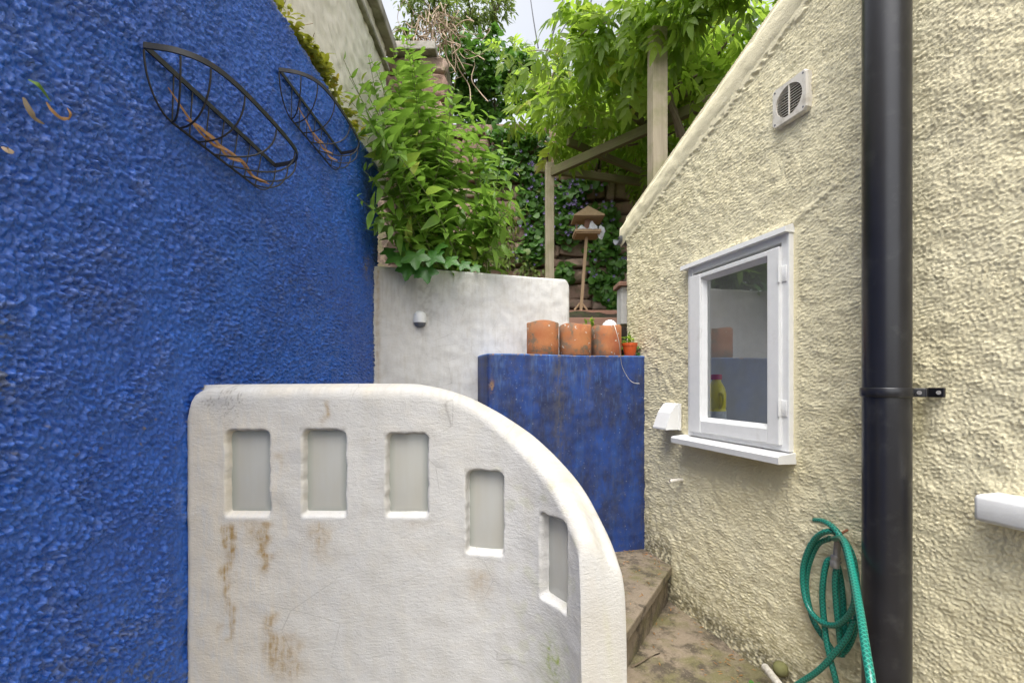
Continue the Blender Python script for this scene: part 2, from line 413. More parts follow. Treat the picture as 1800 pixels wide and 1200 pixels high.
dirt = np.clip(blob(Y, Z, .665, 1.19, .02, .07) * (g4 > .1) + blob(Y, Z, .85, .45, .22, .28) * (g4 > .7) * .85 + blob(Y, Z, 1.6, 1.45, .5, .12) * (g4 > 1.2) * .5
               + blob(Y, Z, 1.0, .30, .3, .12) * (g4 > .6) * .7 + blob(Y, Z, 2.40, BTOP - .2, .10, .25) * .5 + blob(Y, Z, 2.5, 1.5, .03, .5) * .7, 0, 1)
brown = np.clip(blob(Y, Z, 2.38, 1.745, .05, .06) * (1 - blob(Y, Z, 2.40, 1.735, .03, .045) * 1.2) * (g4 > -.3) * 1.2
                + blob(Y, Z, .95, 1.05, .3, .06) * (g4 > 1.9) + blob(Y, Z, .95, .25, .25, .2) * (g4 > 1.7) * .8, 0, 1)
pale = np.clip(sstep(.2, 1.6, t3(Y + .95, Z + .05)) * .10 * (g4 > 0) + sstep(BTOP - .05, BTOP, Z) * .7 * (g4 > -.2), 0, 1)
v = np.stack([Xw, Y, Z], -1).reshape(-1, 3); nyv, nxv = Y.shape
q = grid_quads(nyv, nxv); nv = len(v); top = nv - nxv
ex = [(-1.02, -.9, -.04), (-1.02, -.9, BTOP - .004), (-1.02, 2.56, BTOP - .004), (-1.02, 2.56, -.04)]
v = np.concatenate([v, np.array(ex)])
polys = [[nv, nv + 1, nv + 2, nv + 3], [nv + 1, nv + 2] + list(range(nv - 1, top - 1, -1)), [nv + 2, nv + 3] + [k * nxv + nxv - 1 for k in range(nyv)],
         [nv, nv + 1] + [k * nxv for k in range(nyv - 1, -1, -1)]]
pad = lambda a: np.concatenate([a.ravel(), np.zeros(4)])
o = obj('blue_wall', raw_mesh('blue_wall', v, q[:, ::-1], polys, dict(dirt=pad(dirt), brown=pad(brown), pale=pad(pale))), M['blue'])
tag(o, 'tall rough roughcast wall painted bright blue, filling the left side', 'wall')

# upper rendered wall above the blue wall
uw = thing('boundary_wall', 'cream rendered wall with stone coping, rising above the blue wall', 'wall', (-.9, 1.4, BTOP))
ysu = np.linspace(-.9, 2.95, 200); zsu = np.linspace(BTOP - .03, 3.30, 60); Y, Z = np.meshgrid(ysu, zsu)
tu = Tex2(4, 1.2, .01, [(.003, .05, .4), (.0008, .02, .05)], 31)
Xu = -.815 + tu(Y + .9, Z - BTOP + .05)
td = Tex2(4, 1.2, .01, [(1, .03, .3)], 33)
stn = np.clip(sstep(.4, 1.8, td((Y + .9) , (Z - BTOP + .05) * .4)) * .4, 0, 1)
v = np.stack([Xu, Y, Z], -1).reshape(-1, 3); nyv, nxv = Y.shape; nv = len(v)
v = np.concatenate([v, np.array([(-1.0, -.9, BTOP - .03), (-1.0, -.9, 3.30), (-1.0, 2.95, 3.30), (-1.0, 2.95, BTOP - .03)])])
polys = [[nv, nv + 1, nv + 2, nv + 3], [nv + 2, nv + 3] + [k * nxv + nxv - 1 for k in range(nyv)], [nv + 1, nv + 2] + list(range(nv - 1, nv - nxv - 1, -1))]
obj('render_face', raw_mesh('render_face', v, grid_quads(nyv, nxv)[:, ::-1], polys, dict(beige=pad(stn), dirt=pad(stn * .35))), M['upper'], uw)
MB().box((-.90, 1.05, 3.345), (.28, 3.94, .075), bev=.008).build('coping', M['cap'], uw)
MB().box((-.805, 1.02, 3.165), (.035, 3.84, .03), bev=.008).build('string_course', M['cap'], uw)

# ------------------------------------------------------------------ plastered walls from a path
def plaster_wall(name, mat, path, H, T, ds, dz, zb, s0, s1, openings=(), amp=.002, seed=50, rt=.012, attrs=None, parent=None, bulge=.008, rend=.01, fine=.00010, Hb=None):
    """path(s) -> x, y, tilt arrays; H(s) top height; thickness T away from the viewer"""
    ss = np.linspace(s0, s1, int((s1 - s0) / ds) + 1); n = len(ss)
    X, Yp, a = path(ss); Ht = H(ss); Hbk = Ht if Hb is None else Hb(ss); tx, ty = np.cos(a), -np.sin(a); nx_, ny_ = np.sin(a), np.cos(a)
    nf = int((Ht.max() - zb) / dz) + 1; r = np.linspace(0, 1, nf); K = 6
    tx2 = Tex2(s1 - s0 + .2, Ht.max() - zb + .2, max(ds, .005), [(amp, .09, .5), (fine, .02, .07)], seed)
    txb = Tex2(s1 - s0 + .2, Ht.max() - zb + .2, max(ds, .005), [(amp, .09, .5)], seed + 3)
    edge = np.minimum(ss - s0, s1 - ss); er = rend * (1 - np.sqrt(np.clip(1 - np.clip(1 - edge / rend, 0, 1) ** 2, 0, 1)))
    S = np.broadcast_to(ss, (nf, n)); Zf = zb + (Ht - rt - zb)[None] * r[:, None]
    w = -tx2(S - s0, Zf - zb) + er[None]
    rec = np.zeros_like(w); hole = np.zeros_like(w, bool); ir = Tex2(s1 - s0 + .2, Ht.max() - zb + .2, .004, [(1, .035, .12)], seed + 9)
    irr = ir(S - s0, Zf - zb)
    for (a0, a1, b0, b1, dep) in openings:
        ca, cb = (a0 + a1) / 2, (b0 + b1) / 2; ha, hb = (a1 - a0) / 2, (b1 - b0) / 2
        RC = np.where(Zf > cb, .014, .008); qx = np.abs(S - ca) - ha + RC; qz = np.abs(Zf - cb) - hb + RC
        d = np.hypot(np.maximum(qx, 0), np.maximum(qz, 0)) + np.minimum(np.maximum(qx, qz), 0) - RC + irr * .0008
        e = sstep(.003, -.0055, d)
        sill = sstep(b0 - .004, b0 + .016, Zf); e = e * np.where(Zf < cb, sill, 1)
        rec = np.maximum(rec, dep * e); hole |= d < -.013
        lip = np.exp(-(d / .008) ** 2) * .0008; w -= lip
    wf = w + rec
    Zbk = zb + (Hbk - rt - zb)[None] * r[:, None]
    wb = T + txb(S - s0, Zf - zb) - er[None]
    th = np.linspace(0, math.pi / 2, K)[1:]
    rows_w = [wf]; rows_z = [Zf]
    for t in th: rows_w.append((w[-1] + rt * (1 - math.cos(t)))[None]); rows_z.append((Ht - rt + rt * math.sin(t))[None])
    for f_ in (.33, .66): rows_w.append((w[-1] + rt) [None] * (1 - f_) + (wb[-1] - rt)[None] * f_); rows_z.append(Ht[None] * (1 - f_) + Hbk[None] * f_ + .002 * math.sin(3 * f_))
    for t in th[::-1]: rows_w.append((wb[-1] - rt * (1 - math.cos(t)))[None]); rows_z.append((Hbk - rt + rt * math.sin(t))[None])
    rows_w.append(wb[::-1]); rows_z.append(Zbk[::-1])
    Wd = np.concatenate(rows_w); Zd = np.concatenate(rows_z); m = len(Wd)
    V = np.stack([X[None] + nx_[None] * Wd, Yp[None] + ny_[None] * Wd, Zd], -1)
    keep = np.ones((m - 1, n - 1), bool)
    if len(openings):
        hc = hole[:-1, :-1] & hole[1:, :-1] & hole[:-1, 1:] & hole[1:, 1:]
        keep[:nf - 1] &= ~hc; keep[m - nf:] &= ~hc[::-1]
    quads = [grid_quads(m, n, keep)]; verts = [V.reshape(-1, 3)]
    SS = [np.broadcast_to(ss, (m, n)).ravel()]; base = m * n; polys = []; KC = 10
    for col, sg in ((n - 1, 1), (0, -1)):
        fr = V[:nf, col]; bk = V[m - nf:, col][::-1]
        lam = (np.arange(1, KC) / KC)[None, :, None]
        mid = fr[:, None] * (1 - lam) + bk[:, None] * lam
        tg = np.array([tx[col] * sg, ty[col] * sg, 0]); bl = bulge * np.sin(np.arange(1, KC) / KC * math.pi) ** .6
        nzv = txb(np.arange(1, KC)[None] * .01 + np.zeros((nf, 1)), (Zf[:, col] - zb)[:, None])
        mid = mid + tg * (bl[None] + nzv * .6)[..., None]
        verts.append(mid.reshape(-1, 3)); SS.append(np.full(nf * (KC - 1), ss[col]))
        ids = np.concatenate([(np.arange(nf) * n + col)[:, None], base + np.arange(nf * (KC - 1)).reshape(nf, KC - 1), ((m - 1 - np.arange(nf)) * n + col)[:, None]], 1)
        qq = np.stack([ids[:-1, :-1], ids[:-1, 1:], ids[1:, 1:], ids[1:, :-1]], -1).reshape(-1, 4)
        quads.append(qq if sg > 0 else qq[:, ::-1])
        arc = [(k * n + col) for k in range(nf - 1, m - nf + 1)]
        pl = arc + list(ids[-1][1:-1][::-1]); polys.append(pl[::-1] if sg > 0 else pl)
        base += nf * (KC - 1)
    verts = np.concatenate(verts); SS = np.concatenate(SS)
    at = attrs(SS, verts[:, 2], verts) if attrs else None
    me = raw_mesh(name, verts, np.concatenate(quads), polys, at)
    return obj(name, me, mat, parent)

# front balustrade wall: straight, then bending toward the viewer while its top sweeps down
s_k = np.array([-.70, 0, .045, .12, .20, .30, .345]); a_k = np.radians([0, 0, 12, 25, 50, 72, 78])
sF = np.linspace(-.70, .345, 1500); aF = np.interp(sF, s_k, a_k); dsF = sF[1] - sF[0]
xF = -.105 - .70 + np.concatenate([[0], np.cumsum(np.cos(aF[:-1]) * dsF)]); yF = 1.055 - np.concatenate([[0], np.cumsum(np.sin(aF[:-1]) * dsF)])
def pathF(s): return np.interp(s, sF, xF), np.interp(s, sF, yF), np.interp(s, sF, aF)
def _sm(x, y, xx, w):
    q = spline([(p, 0, t) for p, t in zip(x, y)], 12); d = np.interp(xx, [v.x for v in q], [v.z for v in q])
    return np.convolve(np.pad(d, w, mode='edge'), np.hanning(w) / np.hanning(w).sum(), 'same')[w:-w]
_sd = np.linspace(-.70, .36, 2000); _x, _y, _a = pathF(_sd)
_pxf = 900 + F * _x / _y; _xb = _x + .096 * np.sin(_a); _yb = _y + .096 * np.cos(_a); _pxb = 900 + F * _xb / _yb
_xx = np.linspace(200, 1180, 2000)
_cr = _sm([200, 322, 327, 333, 342, 356, 374, 450, 700, 760, 820, 862, 906, 955, 990, 1012, 1024, 1032], [722, 722, 706, 696, 688, 682, 679.5, 679, 679, 683, 702, 731, 771, 826, 884, 938, 985, 1030], _xx, 31)      # front arris, as a profile
_si = _sm([200, 332, 337, 343, 352, 366, 384, 450, 700, 760, 830, 900, 962, 1025, 1070, 1095, 1105, 1110], [714, 714, 700, 691, 684, 678.5, 676, 675, 674, 679, 699, 735, 779, 846, 926, 990, 1035, 1080], _xx, 31)      # rear arris
_dr = .60 * np.clip((_sd - .318) / .027, 0, 1) ** 1.8                # the end drops away as a near-vertical rounded face
_hf = CZ + (HZ - np.interp(_pxf, _xx, _cr)) / F * _y - _dr; _hb = CZ + (HZ - np.interp(_pxb, _xx, _si)) / F * _yb - _dr
def HF(s): return np.interp(s, _sd, _hf)
def HB(s): return np.interp(s, _sd, _hb)
opn = [(-.558, -.458, CZ - .311, CZ - .112, .026), (-.380, -.281, CZ - .311, CZ - .110, .026), (-.186, -.091, CZ - .312, CZ - .119, .026),
       (.000, .086, CZ - .398, CZ - .205, .026), (.183, .270, CZ - .470, CZ - .285, .026)]
tA = Tex2(1.4, 1.5, .004, [(1, .012, .12)], 71); tB = Tex2(1.4, 1.5, .004, [(1, .05, .4)], 72); tP = Tex2(1.4, 1.5, .0025, [(1, .004, .010)], 74); tS = Tex2(6, 1.5, .006, [(1, .03, .3)], 73)
def attF(s, z, V):
    zr = z - CZ; u = s + .68; g = tA(u, zr + 1.2); b = tB(u, zr + 1.2); st = tS(u * 4, (zr + 1.2) * .35)
    def drip(c, w, z0, z1): return np.exp(-((s - c + .006 * b) / w) ** 2) * sstep(z1, z1 + .06, zr) * sstep(z0 + .006, z0 - .012, zr)
    br = (drip(-.553, .011, -.325, -.62) * (.45 + .45 * sstep(-.5, 1, st)) + drip(-.468, .011, -.320, -.47) * .8 + drip(-.50, .03, -.315, -.40) * .35
          + drip(-.345, .022, -.318, -.43) * .4 + drip(-.115, .03, -.316, -.345) * .6 + drip(-.33, .008, -.04, -.115) * .6 + drip(-.45, .018, -.53, -.70) * .55
          + drip(-.41, .03, -.58, -.72) * .45 + drip(-.435, .012, -.16, -.23) * .3 + drip(.03, .03, -.43, -.52) * .3)
    br *= 1.5 * (.55 + .45 * sstep(-1, 1, g)); br = br + np.exp(-((s + .652) / .006) ** 2) * .5 * sstep(-.5, .8, g)
    tp_ = np.clip(sstep(-.030, -.012, z - HF(s)) + (s > .325) * .7, 0, 1)  # weathered top band, its tone also darkened to offset the bright skylight
    be = tp_ * (.2 + .15 * b) + sstep(-.28, -.62, s + .06 * b + .10 * (zr + .3)) * (.75 + .2 * b + .2 * st) * sstep(-.03, -.1, zr) + .12 * sstep(.3, 1.5, b)
    gr = np.exp(-((s - .235 - .012 * b) / .035) ** 2) * sstep(-.49, -.60, zr) * (.55 + .3 * g) + np.exp(-((s - .2) / .06) ** 2) * sstep(-.5, -.9, zr) * .3 + sstep(.5, 1.6, b) * sstep(.0, .12, s) * .15
    gp = tP(u, zr + 1.2)
    sp = ((gp > .8) & (blob(s, zr, -.565, -.045, .045, .05) > .3)) * .85 + blob(s, zr, -.575, -.05, .04, .04) * .15 + (gp > 3.0) * .5 + tp_ * .22 * sstep(-.6, 1.2, st + .5 * b)
    sp = sp + np.exp(-((s - .34) / .004) ** 2) * 0
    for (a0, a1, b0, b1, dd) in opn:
        sp = sp + np.exp(-((z - b1 - .002) / .006) ** 2) * ((s > a0 - .006) & (s < a1 + .004)) * .75 * (.6 + .4 * np.tanh(g))  # lip shade painted as a dark line at each opening top, with grime
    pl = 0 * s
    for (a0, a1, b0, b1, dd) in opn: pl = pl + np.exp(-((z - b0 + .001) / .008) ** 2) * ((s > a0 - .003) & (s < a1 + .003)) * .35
    c = lambda x: np.clip(x, 0, 1)
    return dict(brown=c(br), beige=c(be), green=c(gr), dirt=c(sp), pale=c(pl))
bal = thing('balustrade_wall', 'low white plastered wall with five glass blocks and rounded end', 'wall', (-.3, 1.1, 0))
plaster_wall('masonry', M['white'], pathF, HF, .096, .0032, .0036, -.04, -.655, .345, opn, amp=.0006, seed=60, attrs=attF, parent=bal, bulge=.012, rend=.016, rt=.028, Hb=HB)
for (a0, a1, b0, b1, dd) in opn:
    x, y, a = [float(t) for t in pathF(np.array([(a0 + a1) / 2]))]
    Mr = Matrix.Rotation(-a, 3, 'Z'); nn = Vector((math.sin(a), math.cos(a), 0))
    MB().box(Vector((0, 0, 0)), (a1 - a0 + .006, .040, b1 - b0 + .010), Mr, .007, 3).build('glass_block', M['gblock'], bal, True, loc=Vector((x, y, (b0 + b1) / 2)) + nn * .0385)

# back white retaining wall (roughly square to the house)
tl = R(-15.5)
def lin(p0, ang):
    def f(s): return p0[0] + s * math.cos(ang), p0[1] - s * math.sin(ang), np.full_like(s, ang)
    return f
Lb = math.hypot(.362 + .78, 2.80 - 2.483)
tC = Tex2(1.6, 2.2, .006, [(1, .03, .3)], 81); tD = Tex2(6, 2.2, .006, [(1, .03, .4)], 82)
def attB(s, z, V):
    zr = z - CZ; b = tC(s, z + .1); st = tD(s * 4, (z + .1) * .3)
    di = .10 * sstep(.2, 1.8, b) + .12 * sstep(.7, 2, st) + .35 * blob(s, zr, .30, .44, .06, .14) * sstep(-.5, 1, b) + .3 * blob(s, zr, .12, .5, .12, .10) * sstep(-.5, 1, st)
    br = np.exp(-((s - .045) / .014) ** 2) * .6 * (.5 + .5 * sstep(-1, 1, b)) + .25 * blob(s, zr, .15, .6, .16, .03)
    be = .35 * blob(s, zr, .1, .35, .25, .35) + .12 * sstep(0, 2, st); gr = .5 * blob(s, zr, .33, .63, .1, .015) + .35 * blob(s, zr, .1, .63, .15, .015)
    c = lambda x: np.clip(x, 0, 1); return dict(brown=c(br), beige=c(be), green=c(gr), dirt=c(di), pale=c(0 * s))
o = plaster_wall('retaining_wall', M['white2'], lin((-.78, 2.483), tl), lambda s: CZ + .637 - .035 * sstep(Lb - .05, Lb, s) ** 2 + .004 * np.sin(s * 4), .14, .007, .008, -.02, 0, Lb, amp=.0010, seed=83, attrs=attB, rend=.03, rt=.012)
tag(o, 'white plastered retaining wall behind, carrying a small wall light', 'wall')

# blue box-like wall
tb_ = R(-15.6); Lx = math.hypot(.775 + .125, 2.633 - 2.381)
tE = Tex2(1.4, 1.5, .005, [(1, .02, .15)], 91); tG = Tex2(6, 1.5, .006, [(1, .02, .4)], 92)
def attX(s, z, V):
    zr = z - (CZ + .152); g = tE(s, z + .1); st = tG(s * 5, (z + .1) * .25)
    def drip(c, w, z1): return np.exp(-((s - c) / w) ** 2) * sstep(z1, z1 + .35, zr)
    di = (drip(.40, .035, -.75) * .6 + drip(.575, .02, -.45) * .5) * sstep(-1.2, .8, st + g * .4) + drip(.24, .02, -.3) * .35 + .2 * sstep(.4, 1.8, st) + .12 * sstep(.5, 1.5, g)
    pl = drip(.345, .018, -.22) * .9 * sstep(-.5, .5, st) + drip(.06, .03, -.4) * .35 * sstep(-.3, 1, st) + drip(.47, .05, -.3) * .3 * sstep(0, 1, st) + .25 * sstep(.8, 1.8, -st) * sstep(-.5, -.1, zr) + .5 * sstep(-.008, -.002, zr)
    br = np.exp(-((s - .02) / .012) ** 2) * blob(s, zr, .02, -.17, 1, .03) * (g > -.3) + (g > 3.2) * .5 + sstep(-.010, -.004, zr) * (g > .8) * .8
    c = lambda x: np.clip(x, 0, 1); return dict(dirt=c(di), pale=c(pl), brown=c(br))
o = plaster_wall('planter_wall', M['bbox'], lin((-.125, 2.381), tb_), lambda s: np.full_like(s, CZ + .152) + .002 * np.sin(s * 9), .30, .006, .006, -.02, 0, Lx, amp=.0008, seed=93, attrs=attX, rend=.008, rt=.006, bulge=.002)
tag(o, 'weathered blue painted block wall carrying three terracotta pots', 'wall')
BOXT = CZ + .152

# ------------------------------------------------------------------ the cream house on the right
WA, WK = 1.503, .28; WL = math.hypot(1, WK)
dT = Vector((-WK / WL, 1 / WL, 0)); nO = Vector((-1 / WL, -WK / WL, 0)); org = Vector((WA, 0, 0))
def HW(l, off, z): return org + dT * l + nO * off + Vector((0, 0, z))
def l_at(px): return WL * WA / ((px - 900) / F + WK)
def _l_off(px, o):
    r = (px - 900) / F; A = org + nO * o                        # (A + dT*l).x = r * (A + dT*l).y
    return (r * A.y - A.x) / (dT.x - r * dT.y)
Mh = Matrix((dT, nO, Vector((0, 0, 1)))).transposed()          # local x along the wall (away), y out of the wall
def roof_z(l): return 2.125 + .382 * (WL * 2.868 - l)
house = thing('house', 'cream roughcast house gable with sloping roof edge and white window', 'house', HW(1.6, 0, 0))
LEND = WL * 2.836
WIN = (WL * 1.672, WL * 2.227, CZ - .256, CZ + .552)           # frame opening l0, l1, z0, z1
ls = np.concatenate([np.arange(-.9, .95 * WL, .02), grade(.95 * WL, LEND, .0033)]); zs = np.arange(-.04, 3.25, .0034)
Lg, Z = np.meshgrid(ls, zs)
c1 = Tex2(4.2, 3.8, .003, [(1, .0060, .0165)], 121); c2 = Tex2(4.2, 3.8, .012, [(.0012, .07, .5)], 122); c3 = Tex2(4.2, 3.8, .02, [(1, .12, 1)], 123); c4 = Tex2(4.2, 3.8, .006, [(1, .02, .25)], 124)
u_, z_ = Lg + .95, Z + .05
off = .0054 * (1 + .12 * np.tanh(c3(u_, z_))) * lumps(c1, u_, z_, -.35) + c2(u_, z_)
# smooth mortar band below the roof line, patch ridge over the window
vd = roof_z(Lg) - Z + .012 * c4(u_, z_)
band = sstep(.145, .125, vd); 
ridge_l = WL * np.array([1.48, 1.67, 1.95, 2.23, 2.45]); ridge_z = np.array([1.82, 1.735, 1.735, 1.72, 1.70])
rz = np.interp(Lg, ridge_l, ridge_z) + .004 * c4(u_, z_); rmask = sstep(WL * 1.46, WL * 1.52, Lg) * sstep(WL * 2.2, WL * 1.95, Lg)
off = off * (1 - .85 * band) + .009 * band + .0045 * np.exp(-((Z - rz) / .012) ** 2) * rmask + .002 * sstep(rz - .01, rz + .01, Z) * rmask * sstep(.25, .1, Z - rz)
near_f = np.maximum(np.maximum(WIN[0] - Lg, Lg - WIN[1]), np.maximum(WIN[2] - Z, Z - WIN[3]))
off *= sstep(0, .03, near_f) * .8 + .2
crn = sstep(LEND - .02, LEND, Lg); off = off - .015 * crn ** 2
g4 = c4(u_, z_)
floor_z = np.interp(Lg / WL, [0, 2.386, 2.39, 3], [0, 0, .19, .19])
h0 = Z - floor_z
dirt = np.clip(sstep(.17, .03, h0 + .025 * g4) * .95 * sstep(-1.2, .6, g4) + .35 * sstep(.3, .05, h0) * (g4 > .4)
               + blob(Lg, Z, 1.32, CZ + .68, .02, .012) * .9 * (g4 > 0) + .5 * blob(Lg, Z, WL * 2.62, .4, .05, .4) * (g4 > 0) + (g4 > 2.7) * .5, 0, 1)
green = np.clip(.10 * sstep(.6, 1.8, c3(u_, z_)) * (g4 > -.3) + .5 * blob(Lg, Z, 1.33, CZ - .10, .02, .10) + .4 * sstep(.5, .1, h0) * (g4 > .2) + .5 * blob(Lg, Z, 1.95, WIN[2] - .07, .25, .05), 0, 1)
keep = ~((Lg[:-1, :-1] > WIN[0] + .006) & (Lg[:-1, 1:] < WIN[1] - .006) & (Z[:-1, :-1] > WIN[2] + .006) & (Z[1:, :-1] < WIN[3] - .006))
keep &= (Z[:-1, :-1] < roof_z(Lg[:-1, :-1]) + .02)
v = np.array(org)[None, None] + np.array(dT) * Lg[..., None] + np.array(nO) * off[..., None]; v[..., 2] = Z
obj('wall', raw_mesh('wall', v, grid_quads(*Lg.shape, keep)[:, ::-1], (), dict(dirt=dirt, green=green, smooth=band * .9)), M['cream'], house)
# rear return wall and front return
eR = -nO
ws = np.arange(0, 2.6, .012); zs2 = np.arange(-.04, 2.2, .012); S_, Z_ = np.meshgrid(ws, zs2)
c5 = Tex2(2.8, 2.4, .006, [(.004, .014, .05)], 131); of = c5(S_, Z_ + .05) * sstep(0, .05, S_) - .010 * sstep(.03, 0, S_)
v = np.array(HW(LEND - .012, 0, 0))[None, None] + np.array(eR) * (S_ + .006)[..., None] + np.array(dT) * of[..., None]; v[..., 2] = Z_
z0 = np.zeros_like(S_)
obj('rear_wall', raw_mesh('rear_wall', v, grid_quads(*S_.shape)[:, ::-1], (), dict(dirt=z0, green=z0, smooth=z0)), M['cream'], house)
# verge (lumpy mortar bead along the roof edge) and roof
la = np.linspace(-.9, WL * 2.885, 240); vv = []; NV = 10
tv = Tex2(4.2, .4, .01, [(.003, .06, .4)], 140)
for i, l in enumerate(la):
    for k in range(NV):
        a = math.pi * (k / (NV - 1)); w = .010 * math.sin(a) ** .7 + .007 if k else -.035
        zz = .004 - .13 * (max(k - 1, 0) / (NV - 1))
        n_ = float(tv(l + .95, k * .03))
        vv.append(HW(l, w + n_ * .6, roof_z(l) + zz + (.01 * n_ if k in (0, NV - 1) else 0)))
verge_at = dict(dirt=np.zeros(len(vv)), green=np.zeros(len(vv)), smooth=np.ones(len(vv)))
obj('verge', raw_mesh('verge', np.array(vv), grid_quads(len(la), NV)[:, ::-1], (), verge_at), M['cream'], house)
rfm = MB()
for k in range(13):                                             # slates seen edge-on along the verge
    l1 = WL * 2.95 - k * .30; l0 = l1 - .34
    A = [HW(l1, -.012, roof_z(l1) - .012), HW(l0, -.012, roof_z(l0) - .004), HW(l0, -2.6, roof_z(l0) - .004), HW(l1, -2.6, roof_z(l1) - .012)]
    rfm.add(A + [p + Vector((0, 0, .010)) for p in A], [(0, 1, 2, 3), (4, 5, 6, 7), (0, 1, 5, 4), (1, 2, 6, 5), (2, 3, 7, 6), (3, 0, 4, 7)])
rfm.build('roof', M['slate'], house)
# gutter at the low edge
prof = [(.045 * math.cos(a), .045 * math.sin(a)) for a in np.linspace(math.pi, 2 * math.pi, 12)] + [(.041 * math.cos(a), .041 * math.sin(a)) for a in np.linspace(2 * math.pi, math.pi, 12)]
gv = []; gc = LEND + .055
for d_ in (-.035, 2.5):
    for (a, b) in prof: gv.append(HW(gc + a, -d_, 2.065 + b))
ng = len(prof); gm = MB().add(gv, [[k, (k + 1) % ng, ng + (k + 1) % ng, ng + k] for k in range(ng)] + [list(range(ng)), [ng + k for k in range(ng)]])
gm.build('gutter', M['grey'], house)
def hbox(name, l0, l1, o0, o1, z0, z1, mat, parent, bev=.003, mb=None):
    m_ = mb or MB(); m_.box(HW((l0 + l1) / 2, (o0 + o1) / 2, (z0 + z1) / 2), (abs(l1 - l0), abs(o1 - o0), abs(z1 - z0)), Mh, bev)
    return m_ if mb else m_.build(name, mat, parent)
def sub(name, parent, loc):
    o = bpy.data.objects.new(name, None); o.empty_display_size = .03; link(o, parent)
    off = Vector((0, 0, 0)); r = parent
    while r is not None: off += r.location; r = r.parent
    o.location = Vector(loc) - off; return o
# window
l0, l1, z0, z1 = WIN
win = sub('window', house, HW((l0 + l1) / 2, 0, z0))
f = MB()
hbox('', l0, l0 + .034, -.07, .022, z0, z1, None, None, .003, f); hbox('', l1 - .034, l1, -.07, .022, z0, z1, None, None, .003, f)
hbox('', l0 + .034, l1 - .034, -.07, .020, z1 - .030, z1, None, None, .003, f); hbox('', l0 + .034, l1 - .034, -.07, .020, z0, z0 + .026, None, None, .003, f)
f.build('frame', M['gloss'], win)
gl0, gl1, gz0, gz1 = WL * 1.755, WL * 2.125, CZ - .176, CZ + .484
a0, a1, b0, b1 = l0 + .030, l1 - .028, z0 + .022, z1 - .046
f = MB()
hbox('', a0, gl0, -.02, .036, b0, b1, None, None, .004, f); hbox('', gl1, a1, -.02, .036, b0, b1, None, None, .004, f)
hbox('', gl0 - .001, gl1 + .001, -.02, .0345, gz1, b1 - .0005, None, None, .004, f); hbox('', gl0 - .001, gl1 + .001, -.02, .0345, b0 + .0005, gz0, None, None, .004, f)
bead = .014                                                    # sloping glazing bead inside the casement
for (p, q_, r_, s_) in (((gl0 - .004, gz0), (gl1 + .004, gz0), (0, bead), 1), ((gl0 - .004, gz1), (gl1 + .004, gz1), (0, -bead), 1), ((gl0, gz0), (gl0, gz1), (bead, 0), 1), ((gl1, gz0), (gl1, gz1), (-bead, 0), 1)):
    A = [HW(p[0], .026, p[1]), HW(q_[0], .026, q_[1]), HW(q_[0] + r_[0], .008, q_[1] + r_[1]), HW(p[0] + r_[0], .008, p[1] + r_[1])]
    B = [HW(p[0], -.004, p[1]), HW(q_[0], -.004, q_[1]), HW(q_[0] + r_[0], -.002, q_[1] + r_[1]), HW(p[0] + r_[0], -.002, p[1] + r_[1])]
    f.add(A + B, [(0, 1, 2, 3), (4, 5, 6, 7), (0, 1, 5, 4), (2, 3, 7, 6), (1, 2, 6, 5), (3, 0, 4, 7)])
f.build('casement', M['gloss'], win)
MB().add([HW(gl0, .004, gz0), HW(gl1, .004, gz0), HW(gl1, .004, gz1), HW(gl0, .004, gz1)], [(0, 1, 2, 3)]).build('pane', M['pane'], win)
# head drip and sill
A = [HW(l0 - .004, .0, z1 + .034), HW(l0 - .004, .042, z1 + .018), HW(l0 - .004, .044, z1 - .002), HW(l0 - .004, .0, z1 - .002)]
B = [p + dT * (l1 - l0 + .035) for p in A]
MB().add(A + B, [(0, 1, 2, 3), (4, 5, 6, 7)] + [(k, (k + 1) % 4, 4 + (k + 1) % 4, 4 + k) for k in range(4)]).build('head_drip', M['gloss'], win)
A = [HW(l0 - .010, -.06, z0 + .004), HW(l0 - .010, .075, z0 - .010), HW(l0 - .010, .082, z0 - .016), HW(l0 - .010, .080, z0 - .040), HW(l0 - .010, -.06, z0 - .044)]
B = [p + dT * (l1 - l0 + .062) for p in A]
MB().add(A + B, [(0, 1, 2, 3, 4), (5, 6, 7, 8, 9)] + [(k, (k + 1) % 5, 5 + (k + 1) % 5, 5 + k) for k in range(5)]).build('sill', M['gloss'], win)
for zc in (z1 - .15, z0 + .16):
    h = MB(); hbox('', l0 + .008, l0 + .030, .022, .026, zc - .03, zc + .03, None, None, .0015, h)
    h.tube([HW(l0 + .0295, .0375, zc - .03), HW(l0 + .0295, .0375, zc + .03)], .0038, 8); h.build('hinge', M['gloss'], win, True)
# room behind the window; unseen back and near end left open to admit daylight
room = MB(); rl0, rl1, rz0, rz1, ro = l0 - 1.4, l1 + .02, z0 + .03, z1 + .3, -1.3
def rq(*p): room.add([HW(*x) for x in p], [tuple(range(len(p)))])
rq((l0 + .3, ro, rz0 - .7), (rl1, ro, rz0 - .7), (rl1, ro, rz1), (l0 + .3, ro, rz1)); rq((rl0, ro, rz0 - .7), (l0 + .3, ro, rz0 - .7), (l0 + .3, ro, rz0 - .3), (rl0, ro, rz0 - .3)); rq((rl0, ro, rz1), (rl1, ro, rz1), (rl1, -.07, rz1), (rl0, -.07, rz1))
rq((rl0, ro, rz0 - .7), (rl0, ro, rz0 - .3), (rl0, -.07, rz0 - .3), (rl0, -.07, rz0 - .7)); rq((rl1, ro, rz0 - .7), (rl1, ro, rz1), (rl1, -.07, rz1), (rl1, -.07, rz0 - .7))
rq((rl0, ro, rz0 - .7), (rl1, ro, rz0 - .7), (rl1, -.07, rz0 - .7), (rl0, -.07, rz0 - .7))
